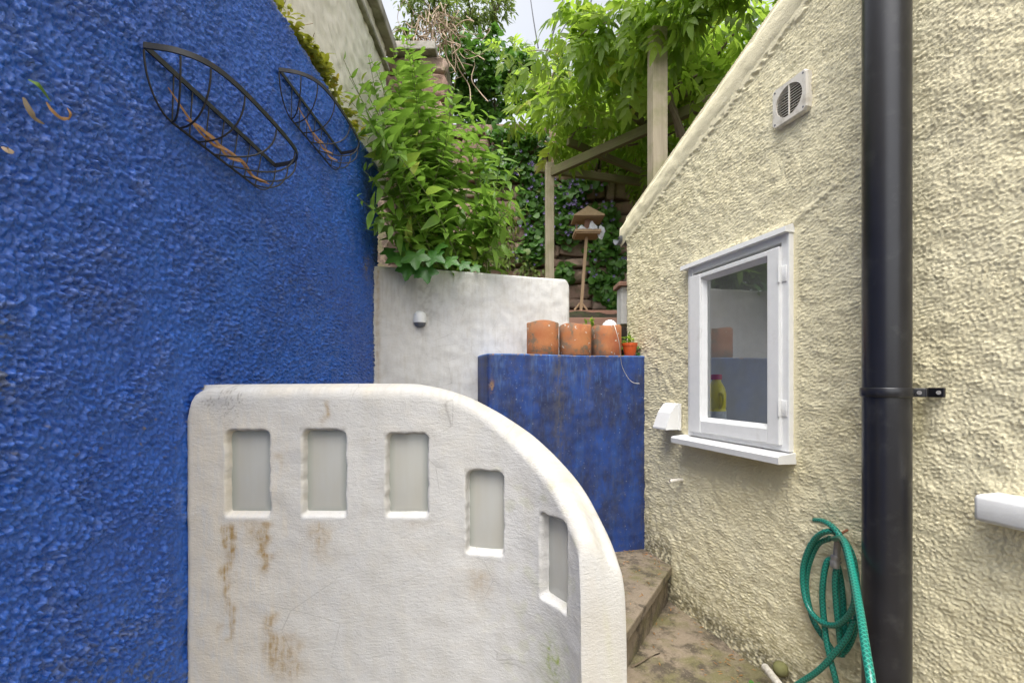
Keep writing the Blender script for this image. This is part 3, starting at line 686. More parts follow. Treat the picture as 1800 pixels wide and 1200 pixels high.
for a_ in ((rl0, l0 + .02, rz0 - .7, rz1), (l1 - .002, rl1, rz0 - .7, rz1), (l0, l1, rz0 - .7, z0 + .01), (l0, l1, z1 - .01, rz1)):
    rq((a_[0], -.071, a_[2]), (a_[1], -.071, a_[2]), (a_[1], -.071, a_[3]), (a_[0], -.071, a_[3]))
room.build('room_shell', M['room'], house)
hbox('inner_sill', l0 + .036, l1 - .036, -.24, -.022, gz0 - .055, gz0 - .02, M['gloss'], house)
# yellow bottle on the inner sill
lb = _l_off(1259, -.095); bc = HW(lb, -.095, gz0 - .02)
bot = thing('bottle', 'yellow plastic bottle with red cap inside the window', 'bottle', bc)
def sq(q, a): return q
Ms = Matrix.Diagonal((1.15, 1.15, 1.18))
MB().lathe([(0, 0), (.034, 0), (.038, .004), (.038, .055), (.036, .058), (.036, .062), (.038, .065), (.038, .120), (.033, .145), (.020, .168), (.018, .172), (.018, .185), (0, .185)], bc, 28, Ms).build('body', M['yellow'], bot, True)
MB().lathe([(0, 0), (.022, 0), (.0225, .018), (.020, .021), (0, .021)], bc + Vector((0, 0, .178 * 1.18)), 24, Ms).build('cap', M['red'], bot, True)
MB().lathe([(.0388, .008), (.0388, .050)], bc, 28, Ms).build('label_band', M['paper'], bot, True)
hd = bc - dT * .036 + nO * .012
MB().tube(spline([hd + Vector((0, 0, .145)), hd - dT * .022 + Vector((0, 0, .135)), hd - dT * .024 + Vector((0, 0, .10)), hd - dT * .008 + Vector((0, 0, .075))], 5), .007, 8).build('handle', M['yellow'], bot, True)

# extractor cowl, overflow pipe, louvred vent, neighbouring sill
lc = l_at(1186); zc = CZ + (HZ - 731) / F * (lc / WL)
cw = sub('vent_cowl', house, HW(lc, 0, zc)); wd = .062; hh = .068
A = [HW(lc - wd, .004, zc - hh), HW(lc + wd, .004, zc - hh), HW(lc + wd, .004, zc + hh), HW(lc - wd, .004, zc + hh),
     HW(lc - wd, .016, zc - hh), HW(lc + wd, .016, zc - hh), HW(lc + wd, .016, zc + hh), HW(lc - wd, .016, zc + hh)]
MB().box(HW(lc, .010, zc), (2 * wd, .014, 2 * hh), Mh, .003).build('back_plate', M['plastic'], cw)
hood = MB(); w2 = wd - .006
def hood_prof(o): return [(.017, hh - .004), (.030, hh - .006), (.062, .02), (.092, -hh + .012), (.092, -hh + .004)]
pr = hood_prof(0); K_ = len(pr)
vv = [HW(lc - w2, a, zc + b) for a, b in pr] + [HW(lc + w2, a, zc + b) for a, b in pr] + [HW(lc - w2, .017, zc - hh + .004), HW(lc + w2, .017, zc - hh + .004)]
hood.add(vv, [(k, k + 1, K_ + k + 1, K_ + k) for k in range(K_ - 1)] + [tuple(range(K_)) + (2 * K_,), tuple(range(K_, 2 * K_)) + (2 * K_ + 1,)])
hood.build('hood', M['plastic'], cw)
lp = l_at(1200); zp = CZ + (HZ - 843) / F * (lp / WL)
MB().tube([HW(lp, -.02, zp), HW(lp, .05, zp - .001), HW(lp, .075, zp - .004)], [.0095, .0095, .0095], 14, cap=False).tube([HW(lp, .076, zp - .004), HW(lp, -.01, zp)], [.0065, .0065], 14, cap=False).build('overflow_pipe', M['vent'], house, True)
lv = l_at(1396); zv = CZ + (HZ - 178) / F * (lv / WL); hs = .074
vg = sub('louvre_vent', house, HW(lv, 0, zv))
n_c = 40; fr = []; ri = .056
outer = []
for k in range(n_c):
    a = 2 * math.pi * (k + .5) / n_c; c_, s_ = math.cos(a), math.sin(a); t_ = hs / max(abs(c_), abs(s_)); outer.append((c_ * t_, s_ * t_))
inner = [(ri * math.cos(2 * math.pi * (k + .5) / n_c), ri * math.sin(2 * math.pi * (k + .5) / n_c)) for k in range(n_c)]
vv = [HW(lv + a, .026, zv + b) for a, b in [(x * .95, y * .95) for x, y in outer]] + [HW(lv + a, .026, zv + b) for a, b in inner] + [HW(lv + a, .004, zv + b) for a, b in inner] + [HW(lv + a, .018, zv + b) for a, b in outer] + [HW(lv + a, -.004, zv + b) for a, b in outer]
r4 = lambda i, j: [(i * n_c + k, i * n_c + (k + 1) % n_c, j * n_c + (k + 1) % n_c, j * n_c + k) for k in range(n_c)]
MB().add(vv, r4(0, 1) + r4(1, 2) + r4(0, 3) + r4(3, 4)).build('surround', M['vent'], vg)
MB().add([HW(lv + a, .003, zv + b) for a, b in inner], [tuple(range(n_c))]).build('dark_backing', M['dark'], vg)
for k in range(11):
    zz = -.050 + k * .010; hw_ = math.sqrt(max(ri * ri - zz * zz, 1e-6)) - .001
    A = [HW(lv - hw_, .022, zv + zz - .003), HW(lv + hw_, .022, zv + zz - .003), HW(lv + hw_, .008, zv + zz + .005), HW(lv - hw_, .008, zv + zz + .005)]
    B = [p + Vector((0, 0, .0016)) for p in A]
    MB().add(A + B, [(0, 1, 2, 3), (4, 5, 6, 7), (0, 1, 5, 4), (2, 3, 7, 6)]).build('slat', M['vent'], vg)
hbox('centre_bar', lv - .002, lv + .002, .020, .0262, zv - .055, zv + .055, M['vent'], vg, .0005)
for a in (-1, 1):
    for b in (-1, 1):
        MB().tube([HW(lv + a * .060, .024, zv + b * .060), HW(lv + a * .060, .0272, zv + b * .060)], .0035, 10).build('screw', M['grey'], vg)
ln = l_at(1745); zn0, zn1 = CZ - .335, CZ - .268
ts = Tex2(.6, .3, .01, [(.003, .04, .3)], 150)
s_m = MB(); hbox('', ln - .9, ln, -.05, .075, zn0, zn1, None, None, .012, s_m)
s_m.build('window_ledge', M['gloss'], house, True)

# ------------------------------------------------------------------ downpipe
dpc = P(1558, 600, 1.262); dpx, dpy = dpc.x, dpc.y
dp = thing('downpipe', 'thick black plastic downpipe running up the cream wall', 'pipe', (dpx, dpy, 0))
MB().lathe([(.055, -.03), (.055, 3.4)], (dpx, dpy, 0), 48).build('pipe', M['black'], dp, True)
zb_ = CZ + (HZ - 690) / F * 1.20
br = MB().lathe([(.0552, -.013), (.0585, -.0125), (.0600, -.010), (.0600, .010), (.0585, .0125), (.0552, .013)], (dpx, dpy, zb_), 48).build('bracket', M['black'], dp, True)
lw = (Vector((dpx, dpy, 0)) - org).dot(dT); ow = (Vector((dpx, dpy, 0)) - org).dot(nO)
m_ = MB()
def wz(px, o): return HW(_l_off(px, o), o, zb_)
for pa, pb, th_, hh_ in ((wz(1596, .085), wz(1627, .060), .008, .024), (wz(1626, .064), wz(1630, .012), .008, .024), (wz(1628, .014), wz(1661, .014), .009, .026)):
    dd_ = pb - pa; m_.box((pa + pb) / 2, (dd_.length, th_, hh_), dd_.to_track_quat('X', 'Z').to_matrix(), .002)
m_.build('bracket_arm', M['black'], dp)
for px_, o_ in ((1616, .075), (1650, .018)):
    MB().tube([wz(px_, o_ - .006), wz(px_, o_ + .003)], .0055, 12).build('screw', M['zinc'], dp)

# ------------------------------------------------------------------ hose and tap
tp = P(1474, 965, 1.40)
def hose_mesh(name, pts, rad, parent, mat, n=12):
    pts = spline(pts, 9); L_ = 0; vv = []; hu = []; hv = []; up = Vector((0, 0, 1)); m = len(pts)
    t0 = (pts[1] - pts[0]).normalized(); u = Vector((0, 0, 1)) if abs(t0.z) < .9 else Vector((1, 0, 0))
    for i, p in enumerate(pts):
        t = (pts[min(i + 1, m - 1)] - pts[max(i - 1, 0)]).normalized(); u = (u - t * u.dot(t)).normalized(); w = t.cross(u)
        if i: L_ += (p - pts[i - 1]).length
        for k in range(n + 1):
            a = 2 * math.pi * k / n; vv.append(p + (u * math.sin(a) + w * math.cos(a)) * rad); hu.append(L_); hv.append(k / n)
    q = grid_quads(m, n + 1); e = (m - 1) * (n + 1)
    return obj(name, raw_mesh(name, [tuple(x) for x in vv], q[:, ::-1], [list(range(n)), [e + k for k in range(n)][::-1]], dict(hu=hu, hv=hv)), mat, parent)
hs_ = thing('garden_hose', 'green braided garden hose hung in loops beside the downpipe', 'hose', P(1470, 1100, 1.44))
W = lambda px, py, o=.03: (lambda l: HW(l, o, CZ + (HZ - py) / F * ((WA - WK * 0) and ((org + dT * l + nO * o).y))))( _l_off(px, o))
hr = .0092
hose_mesh('hose_coil', [W(1432, 914, .03), W(1450, 917, .05), W(1470, 932, .07), W(1487, 965, .085), W(1497, 1010, .085), W(1503, 1050, .085), W(1494, 1078, .075), W(1470, 1098, .065), W(1440, 1090, .06), W(1419, 1062, .05), W(1411, 1020, .045), W(1414, 985, .045), W(1430, 950, .05), W(1452, 934, .06), W(1475, 940, .05), W(1498, 975, .035), W(1507, 1040, .03), W(1504, 1100, .03), W(1488, 1140, .035), W(1470, 1148, .035), W(1452, 1125, .03), W(1430, 1090, .028), W(1418, 1040, .025), W(1420, 1000, .025), W(1436, 958, .03), W(1460, 945, .035)], hr, hs_, M['hose'])
hose_mesh('hose_drop', [W(1472, 992, .055), W(1468, 1020, .055), W(1470, 1060, .05), W(1474, 1100, .05), W(1478, 1135, .045), W(1480, 1150, .04), W(1484, 1110, .03), W(1482, 1060, .025), W(1478, 1020, .025), W(1470, 990, .03), W(1455, 985, .04), W(1447, 1020, .05), W(1446, 1060, .05), W(1452, 1120, .055), W(1460, 1160, .06), W(1470, 1200, .06), W(1478, 1260, .05)], hr, hs_, M['hose'])
hose_mesh('hose_tail', [W(1465, 946, .05), P(1484, 950, 1.36), P(1500, 1010, 1.24), P(1512, 1075, 1.12), P(1522, 1140, 1.03), P(1532, 1205, .97), P(1540, 1290, .93)], hr, hs_, M['hose'])
hose_mesh('hose_return', [W(1500, 1090, .06), W(1490, 1118, .065), W(1465, 1150, .07), W(1438, 1178, .075), W(1405, 1200, .08), W(1370, 1225, .08)], hr, hs_, M['hose'])
tap = thing('tap', 'old metal garden tap with hose connector on the cream wall', 'tap', W(1472, 960, .03))
a = W(1473, 945, .0); b = W(1473, 945, .05)
MB().tube([a, b], .010, 12).build('inlet_pipe', M['zinc'], tap, True)
MB().tube([b + Vector((0, 0, .012)), b + Vector((0, 0, -.004)), b + Vector((0, 0, -.012)), b + Vector((-.004, 0, -.05)), b + Vector((-.006, 0, -.058))], [.008, .0135, .011, .0095, .0095], 14).build('body', M['zinc'], tap, True)
MB().tube([b + Vector((-.006, 0, -.058)), b + Vector((-.008, 0, -.064)), b + Vector((-.008, 0, -.070)), b + Vector((-.009, 0, -.076)), b + Vector((-.010, 0, -.094))], [.014, .015, .012, .0145, .0135], 14).build('hose_connector', M['zinc'], tap, True)
MB().tube([b + Vector((-.022, -.004, -.076)), b + Vector((-.009, -.012, -.076)), b + Vector((.006, -.004, -.077))], .003, 6).build('clip', M['zinc'], tap, True)
MB().box(b + Vector((0, -.012, .018)), (.052, .008, .006), Matrix.Rotation(R(-28), 3, 'Y'), .002).build('handle', M['rust'], tap)

# ------------------------------------------------------------------ drain pipe end at the wall foot
dr = thing('drain_pipe', 'short pale pipe with round brown cap at the wall foot', 'pipe', W(1368, 1180, .03))
MB().tube([P(1345, 1172, 1.72) + Vector((0, 0, .0)), P(1356, 1186, 1.66), P(1372, 1206, 1.58), P(1385, 1225, 1.52)], .014, 12).build('pipe', M['vent'], dr, True)
MB().lathe([(0, .026), (.014, .024), (.024, .014), (.027, 0), (.024, -.014), (.014, -.024), (0, -.026)], W(1372, 1175, .024), 18).build('round_cap', M['beam'], dr, True)

# ------------------------------------------------------------------ step
st_ = thing('stone_step', 'mossy stone step at the foot of the blue wall', 'step', (.3, 2.2, 0))
pts = [(-.74, 1.17), (.30, 1.17), (.36, 1.62), (.835, 2.380), (.838, 2.42), (.74, 2.70), (-.74, 2.46)]
def prism(name, pts, z0, z1, mat, parent, shrink=0.):
    c = np.mean(pts, 0); bm = bmesh.new()
    vs_ = [bm.verts.new((x, y, z1)) for x, y in pts]; fc = bm.faces.new(vs_); 
    r_ = bmesh.ops.extrude_face_region(bm, geom=[fc]); ev = [g for g in r_['geom'] if isinstance(g, bmesh.types.BMVert)]
    for q in ev: q.co.z = z0
    bmesh.ops.recalc_face_normals(bm, faces=bm.faces)
    bmesh.ops.bevel(bm, geom=[e for e in bm.edges if abs(e.verts[0].co.z - e.verts[1].co.z) < 1e-6 and e.verts[0].co.z > (z0 + z1) / 2], offset=.006, segments=2, profile=.5, affect='EDGES')
    me = bpy.data.meshes.new(name); bm.to_mesh(me); bm.free(); return obj(name, me, mat, parent)
prism('tread', pts, .150, .190, M['paving'], st_)
prism('riser', [(-.735, 1.18), (.285, 1.185), (.342, 1.64), (.818, 2.39), (.82, 2.42), (.73, 2.69), (-.735, 2.45)], -.01, .1502, M['paving'], st_)

# ------------------------------------------------------------------ wall light
lx = P(738, 558, 2.50); wl = thing('wall_light', 'small white hooded outdoor light on the white back wall', 'light', lx)
nB = Vector((math.sin(tl), math.cos(tl), 0)); Mb = Matrix.Rotation(-tl, 3, 'Z')
def on_back(px, py, off=0.):
    r = (px - 900) / F; p0 = Vector((-.78, 2.483, 0)); t = Vector((math.cos(tl), -math.sin(tl), 0)); q = p0 - nB * off
    s_ = (r * q.y - q.x) / (t.x - r * t.y); p = q + t * s_; return Vector((p.x, p.y, CZ + (HZ - py) / F * p.y))
c = on_back(738, 562); wl.location = c
prof = [(0, .048), (.016, .046), (.028, .038), (.035, .024), (.037, .008), (.037, -.018), (.034, -.018), (.034, .0), (.0, .02)]
def half(q, a): return q if q.y < 0 else Vector((q.x, q.y * .15, q.z))
MB().lathe(prof, c - nB * .004, 28, Mb, half).build('hood', M['plastic'], wl, True)
MB().lathe([(.032, -.014), (.031, -.024), (.026, -.036), (.014, -.043), (0, -.045)], c - nB * .004, 24, Mb, half).build('lens', M['grey'], wl, True)

# ------------------------------------------------------------------ terracotta pots on the blue wall
nX = Vector((math.sin(tb_), math.cos(tb_), 0)); tX = Vector((math.cos(tb_), -math.sin(tb_), 0))
def on_box(px, back):
    r = (px - 900) / F; q = Vector((-.125, 2.381, 0)) + nX * back; s_ = (r * q.y - q.x) / (tX.x - r * tX.y); p = q + tX * s_
    return Vector((p.x, p.y, BOXT))
pot_lab = ['terracotta pot standing leftmost in the row of three on the blue wall', 'middle terracotta pot of three on the blue wall, with a pale lichen spot', 'terracotta pot beside the small orange pot, holding a white scrap']
POTC = []
for i, (px, h, rr) in enumerate(((954, .185, .0895), (1011, .176, .0905), (1066, .176, .086))):
    c = on_box(px, .10); c.z = BOXT + .001; POTC.append(c)
    pt = thing('terracotta_pot', pot_lab[i], 'pot', c, 'terracotta pots on the blue wall')
    ph = i * 1.7
    def jit(q, a, ph=ph): 
        k = 1 + .012 * math.sin(2 * a + ph) + .007 * math.sin(5 * a + ph * 2); return Vector((q.x * k, q.y * k, q.z + (.004 * math.sin(a * 3 + ph) if q.z > .1 else 0)))
    MB().lathe([(0, 0), (rr - .003, 0), (rr, .004), (rr + .001, .06), (rr, .12), (rr + .001, h - .006), (rr - .004, h), (rr - .015, h), (rr - .018, h - .006), (rr - .018, h - .03)], c, 40, None, jit).build('pot_wall', M['terra'], pt, True)
    pm = pt.children[-1].data if pt.children else None
    for ch in pt.children: pm = ch.data
    av = np.array([v_.co for v_ in pm.vertices]) - np.array(c); cs = av[:, :2] @ np.array([tX.x, tX.y]) / rr
    gr_ = (sstep(-.62, -.95, cs + .25 * np.sin(av[:, 2] * 60 + i)) if i else 0 * cs) * .9 + sstep(.82, 1.0, cs) * .7 + sstep(.16, .185, av[:, 2]) * .5
    at = pm.attributes.new('dirt', 'FLOAT', 'POINT'); at.data.foreach_set('value', np.clip(gr_, 0, 1).astype(np.float32))
    MB().lathe([(rr - .012, h - .028), (rr * .5, h - .020), (0, h - .024)], c, 24).build('soil', M['soil'], pt, True)
c = on_box(1107, .045); c.z = BOXT + .001
op = thing('plant_pot', 'small orange plastic plant pot at the end of the blue wall', 'pot', c)
MB().lathe([(0, 0), (.030, 0), (.031, .002), (.041, .058), (.041, .060), (.044, .060), (.045, .075), (.043, .076), (.041, .074), (.040, .060)], c, 32).build('pot_wall', M['opot'], op, True)
MB().lathe([(.041, .068), (.02, .072), (0, .070)], c, 20).build('soil', M['soil'], op, True)
# white scrap with string on the third pot
c = POTC[2] + Vector((.018, -.01, .152))
sk = thing('plastic_scrap', 'crumpled white plastic scrap with trailing string on the right terracotta pot', 'scrap', c)
def crum(q, a): return Vector((q.x * (1 + .12 * math.sin(3 * a)), q.y * (1 + .1 * math.cos(4 * a)), q.z * (1 + .15 * math.sin(2 * a + 1))))
MB().lathe([(.046, 0), (.045, .018), (.038, .036), (.024, .048), (.010, .053), (0, .054)], c, 26, None, crum).build('scrap', M['cloth'], sk, True)
MB().tube(spline([c + Vector((.01, -.02, .045)), P(1080, 572, 2.42), P(1088, 600, 2.40), P(1091, 628, 2.46), P(1094, 645, 2.52), P(1104, 664, 2.565), P(1113, 672, 2.585), P(1124, 674, 2.595)], 6), .0016, 5).build('string', M['string'], sk, True)

# ------------------------------------------------------------------ wall baskets
def basket(y0, y1, zt, label):
    b = thing('wall_basket', label, 'basket', (BX, (y0 + y1) / 2, zt), 'wrought iron wall baskets on the blue wall')
    xw = BX + .012; Ln = y1 - y0
    MB().tube([(xw, y0, zt), (xw, y1, zt)], 1, 4, flat=(.006, .002), up=(0, 0, 1)).build('back_rail', M['iron'], b)
    bow = [(0, 0), (.03, .055), (.10, .094), (.24, .113), (.5, .118), (.76, .113), (.88, .098), (.96, .06), (1, 0)]
    bp = spline([(xw + x, y0 + t * Ln, zt) for t, x in bow], 8)
    MB().tube(bp, 1, 4, flat=(.006, .002), up=(0, 0, 1)).build('front_rim', M['iron'], b)
    zb = zt - .113; r0, r1 = y0 + .15 * Ln, y0 + .78 * Ln
    MB().tube([(xw, r0, zb), (xw, r1, zb)], .0032, 6).build('bottom_rail', M['iron'], b)
    for i, t in enumerate((0.0, .14, .27, .40, .53, .66, .79, .91, 1.0)):
        k = t * (len(bp) - 1); q = bp[int(round(k))]
        yb = r0 + (r1 - r0) * min(1, max(0, (t - .22) / .72)); rib = []
        for j in range(13):
            a = j / 12 * math.pi / 2
            rib.append((xw + (q.x - xw) * math.cos(a) ** .8, q.y + (yb - q.y) * (1 - math.cos(a)), zt - .009 - (zt - .009 - zb) * math.sin(a)))
        MB().tube(rib, .0022, 6).build('rib', M['iron'], b, True)
    for i in range(7):
        yy = y0 + Ln * (.16 + .115 * i)
        MB().tube([(xw, yy, zt), (xw, r0 + (r1 - r0) * i / 6, zb)], .0017, 5).build('back_rod', M['iron'], b, True)
    return b, xw, r0, r1, zb
BK = [basket(.921, 1.432, CZ + .682, 'larger-looking black iron half-moon basket nearer the viewer, on the blue wall'),
      basket(1.456, 1.988, CZ + 1.0, 'black iron half-moon basket farther back, close to the leafy shrub')]

# ------------------------------------------------------------------ leaves
def leaf_tpl(L_, Wd, k=5, droop=.25, fold=.18, shape='lance'):
    """strip leaf along +x, z up; returns verts, quads"""
    vv = []; 
    for i in range(k + 1):
        t = i / k
        if shape == 'lance': w = math.sin(math.pi * min(1, .04 + t * .96) ** .75) ** .9
        elif shape == 'oval': w = math.sin(math.pi * (.05 + .92 * t)) ** .7
        else: w = math.sin(math.pi * (.10 + .86 * t)) ** .5
        w = max(w, .03) * Wd / 2; x = L_ * t; z = -droop * L_ * t * t
        vv += [(x, -w, z + fold * w), (x, 0, z), (x, w, z + fold * w)]
    q = []
    for i in range(k):
        b = i * 3; q += [(b, b + 3, b + 4, b + 1), (b + 1, b + 4, b + 5, b + 2)]
    return np.array(vv), np.array(q)
def frames(dirs, ups):
    x = dirs / (np.linalg.norm(dirs, axis=1, keepdims=True) + 1e-9)
    y = np.cross(ups, x); y /= (np.linalg.norm(y, axis=1, keepdims=True) + 1e-9); z = np.cross(x, y)
    return np.stack([x, y, z], -1)                              # (N,3,3) columns
def scatter(name, tpl, pos, dirs, ups, scl, mat, parent=None, kind=None):
    V, Q = tpl; Fm = frames(dirs, ups); N = len(pos)
    vv = np.einsum('nij,vj->nvi', Fm, V) * scl[:, None, None] + pos[:, None]
    qq = (Q[None] + (np.arange(N) * len(V))[:, None, None]).reshape(-1, 4)
    vr = np.repeat(rng.random(N), len(V))
    o = obj(name, raw_mesh(name, vv, qq, (), dict(v=vr)), mat, parent)
    if kind: o['kind'] = kind
    return o
def place(name, mes, pos, d, up, s, parent, poff):
    o = bpy.data.objects.new(name, mes); link(o, parent)
    Fm = frames(np.array([d]), np.array([up]))[0]
    Mx = Matrix(Fm.tolist()).to_4x4(); Mx.translation = Vector(pos) - poff
    o.matrix_local = Mx @ Matrix.Diagonal((s, s, s, 1)); return o
def unit(n):
    a = rng.standard_normal((n, 3)); return a / np.linalg.norm(a, axis=1, keepdims=True)

# shrub behind the white retaining wall
sh_loc = Vector((-.42, 2.95, 1.69))
shrub = thing('leafy_shrub', 'tall bright green leafy shrub overhanging the white back wall', 'shrub', sh_loc)
poly = [(598, 92), (640, 118), (662, 85), (700, 55), (724, 50), (735, 105), (790, 130), (826, 160), (850, 190), (888, 240), (905, 300), (925, 350), (915, 400), (870, 440), (800, 462), (700, 462), (668, 420), (622, 345), (655, 285), (620, 170)]
def inpoly(x, y):
    c = False; j = len(poly) - 1
    for i in range(len(poly)):
        (xi, yi), (xj, yj) = poly[i], poly[j]
        if (yi > y) != (yj > y) and x < (xj - xi) * (y - yi) / (yj - yi) + xi: c = not c
        j = i
    return c
tips = [(718, 55), (604, 105), (648, 100), (690, 80), (760, 118), (825, 172), (858, 205), (885, 250), (905, 300), (925, 365), (628, 345), (618, 180), (740, 90), (800, 145), (870, 330), (900, 420), (640, 300)]
while len(tips) < 74:
    x, y = random.uniform(595, 930), random.uniform(55, 455)
    if inpoly(x, y): tips.append((x, y))
stems = MB(); LP = []; LD = []; LS = []
for (x, y) in tips:
    dmax = .70 * F / (900 - x) if x < 890 else 9
    d = min(random.uniform(2.35, 3.05), dmax)
    if x < 640: d = min(d, 2.2)
    tip = P(x, y, d); b = Vector((random.uniform(-.62, -.2), random.uniform(2.72, 3.05), 1.66))
    if x > 800: b.x += .12
    mid = b.lerp(tip, .5) + Vector((random.uniform(-.04, .04), random.uniform(-.04, .04), .12 * (tip.z - b.z) + .03)); mid.x = max(mid.x, -.72)
    pts = spline([b, mid, tip], 8); n = len(pts); Ls = sum((pts[i + 1] - pts[i]).length for i in range(n - 1))
    stems.tube(pts, [.0045 * (1 - .75 * i / (n - 1)) for i in range(n)], 5)
    steps = max(5, int(Ls / .042)); ph = random.uniform(0, 3)
    for k in range(steps + 1):
        t = k / steps
        if t < .22: continue
        q = t * (n - 1); i = min(int(q), n - 2); p = pts[i].lerp(pts[i + 1], q - i); tg = (pts[i + 1] - pts[i]).normalized()
        a1 = tg.orthogonal().normalized(); a2 = tg.cross(a1); an = ph + (k % 2) * math.pi / 2 + random.uniform(-.3, .3)
        size = (.55 + .6 * math.sin(math.pi * min(1, .25 + .7 * t))) * (1 if t < .93 else .65)
        for s_ in (0, math.pi):
            if random.random() < .12: continue
            dv = (a1 * math.cos(an + s_) + a2 * math.sin(an + s_)) + tg * (.35 + .9 * max(0, t - .8)) + Vector((0, 0, -.05))
            LP.append(p); LD.append(dv.normalized()); LS.append(size * random.uniform(.55, 1.25))
LP = np.array(LP); LD = np.array(LD); LS = np.array(LS)
ok = (LP[:, 0] + LD[:, 0] * .09 > BX + .02) & ((LP[:, 1] > 2.42) | (LP[:, 2] > 1.6)); LP, LD, LS = LP[ok], LD[ok], LS[ok]
stems.build('stems', M['green_stem'], shrub, True)['kind'] = 'stuff'
tpls = [leaf_tpl(.120, .040, 5, dr, fo) for dr, fo in ((.15, .2), (.32, .25), (.5, .15))]
near = np.argsort(LP[:, 1] - LS * .3)[:300]; msk = np.zeros(len(LP), bool); msk[near] = True
ups = np.array([0, 0, 1.]) + rng.normal(0, .35, (len(LP), 3))
lms = [raw_mesh('shrub_leaf', V, Q) for V, Q in tpls]
for m_ in lms: m_.materials.append(M['shrub'])
for i in near: place('leaf', lms[i % 3], LP[i], LD[i], ups[i], LS[i], shrub, sh_loc)
r_ = ~msk
scatter('foliage', tpls[1], LP[r_], LD[r_], ups[r_], LS[r_], M['shrub'], shrub, 'stuff')

# broad vine leaves hanging over the retaining wall
vl_loc = Vector(P(735, 470, 2.45)); vine = thing('vine_plant', 'dark green plant with broad lobed leaves hanging over the white wall', 'plant', vl_loc)
def lobed(n=44, Rr=.07):
    vv = [(0, 0, 0)]
    for k in range(n):
        a = -math.pi + 2 * math.pi * (k + .5) / n
        r_ = Rr * (.60 + .40 * (1 - abs(math.sin(a * 2.5))) ** .8) * (1 - .55 * math.exp(-((abs(a) - math.pi) / .45) ** 2)) * (1 + .05 * (k % 2))
        x, y = r_ * math.cos(a), r_ * math.sin(a); vv.append((x, y, -.25 * (x * x + y * y) / Rr + .12 * abs(y)))
    me = bpy.data.meshes.new('vine_leaf'); me.from_pydata(vv, [], [(0, 1 + k, 1 + (k + 1) % n) for k in range(n)]); me.polygons.foreach_set('use_smooth', [True] * n); me.materials.append(M['vine']); return me
lob = lobed(); vst = MB()
for (px, py, d, dx, dz, s_) in ((718, 470, 2.43, -.2, -1, 1.1), (748, 476, 2.42, .25, -1, 1.05), (760, 450, 2.42, .9, -.35, 1.15), (700, 452, 2.42, -.7, -.3, 1.1), (730, 450, 2.40, .1, -.6, 1.2), (685, 442, 2.44, -.9, -.2, .8), (790, 458, 2.48, .9, -.3, .9),
                                (770, 435, 2.47, .6, .1, .9), (712, 432, 2.46, -.3, .2, .9), (815, 465, 2.5, .7, -.4, .7), (835, 470, 2.52, .5, -.5, .6)):
    p = P(px, py, d); place('leaf', lob, p, (dx, -.35, dz), (-.15 * dx, -.75, .65), s_, vine, vl_loc)
    vst.tube([p, p + Vector((-.02 * dx, .10, .03)), Vector((p.x * .9, 2.7, 1.75))], .002, 5)
vst.build('stems', M['green_stem'], vine, True)

# ------------------------------------------------------------------ stone wall at the back
SW = 6.2
swl = thing('stone_wall', 'old red sandstone garden wall at the back, overgrown with climbers', 'wall', (.5, SW, 1.9))
MB().box((.6, SW + .32, 3.2), (7.0, .5, 3.0)).build('wall_core', M['mortar'], swl)
stone_v = []
for k in range(6):
    bm = bmesh.new(); bmesh.ops.create_cube(bm, size=1); bmesh.ops.bevel(bm, geom=bm.edges, offset=.2, segments=2, profile=.6, affect='EDGES')
    for q in bm.verts: q.co += Vector([random.uniform(-.09, .09) for _ in range(3)])
    me = bpy.data.meshes.new('stone'); bm.to_mesh(me); bm.free(); me.materials.append(M['stone']); me.polygons.foreach_set('use_smooth', [True] * len(me.polygons)); stone_v.append(me)
z = 1.98; cnt = 0
while z < 4.62:
    h = random.uniform(.10, .25); x = -1.35 + random.uniform(0, .1)
    while x < 2.2:
        w = random.uniform(.13, .50)
        if cnt < 297:
            o = bpy.data.objects.new('stone', stone_v[cnt % 6]); link(o, swl); o.location = Vector((x + w / 2, SW + .06 + random.uniform(-.025, .02), z + h / 2)) - swl.location
            hs2 = h * random.uniform(.75, 1.12); o.location.z += random.uniform(-.02, .02); o.scale = (w - .012, .16, hs2 - .010); o.rotation_euler = (random.uniform(-.06, .06), random.uniform(-.14, .14), random.uniform(-.06, .06)); cnt += 1
        x += w
    z += h
# pier with slab beside the cream boundary wall
pier = thing('stone_pier', 'stone pier with flat coping slab beside the cream boundary wall', 'pier', (-.68, 3.2, 1.6))
MB().box((-.645, 3.26, 2.46), (.40, .30, 1.8)).build('core', M['mortar'], pier)
z = 1.62
while z < 3.33:
    h = random.uniform(.12, .19); x = -.86
    if z + h > 3.33: h = 3.345 - z
    while x < -.45:
        w = min(random.uniform(.13, .24), -.44 - x)
        if w > .03:
            o = bpy.data.objects.new('stone', stone_v[random.randrange(6)]); link(o, pier); o.location = Vector((x + w / 2, 3.13, z + h / 2)) - pier.location; o.scale = (w - .012, .14, h - .012)
        x += w
    z += h
MB().box((-.675, 3.2, 3.375), (.34, .40, .055), None, .006).build('coping_slab', M['cap'], pier)

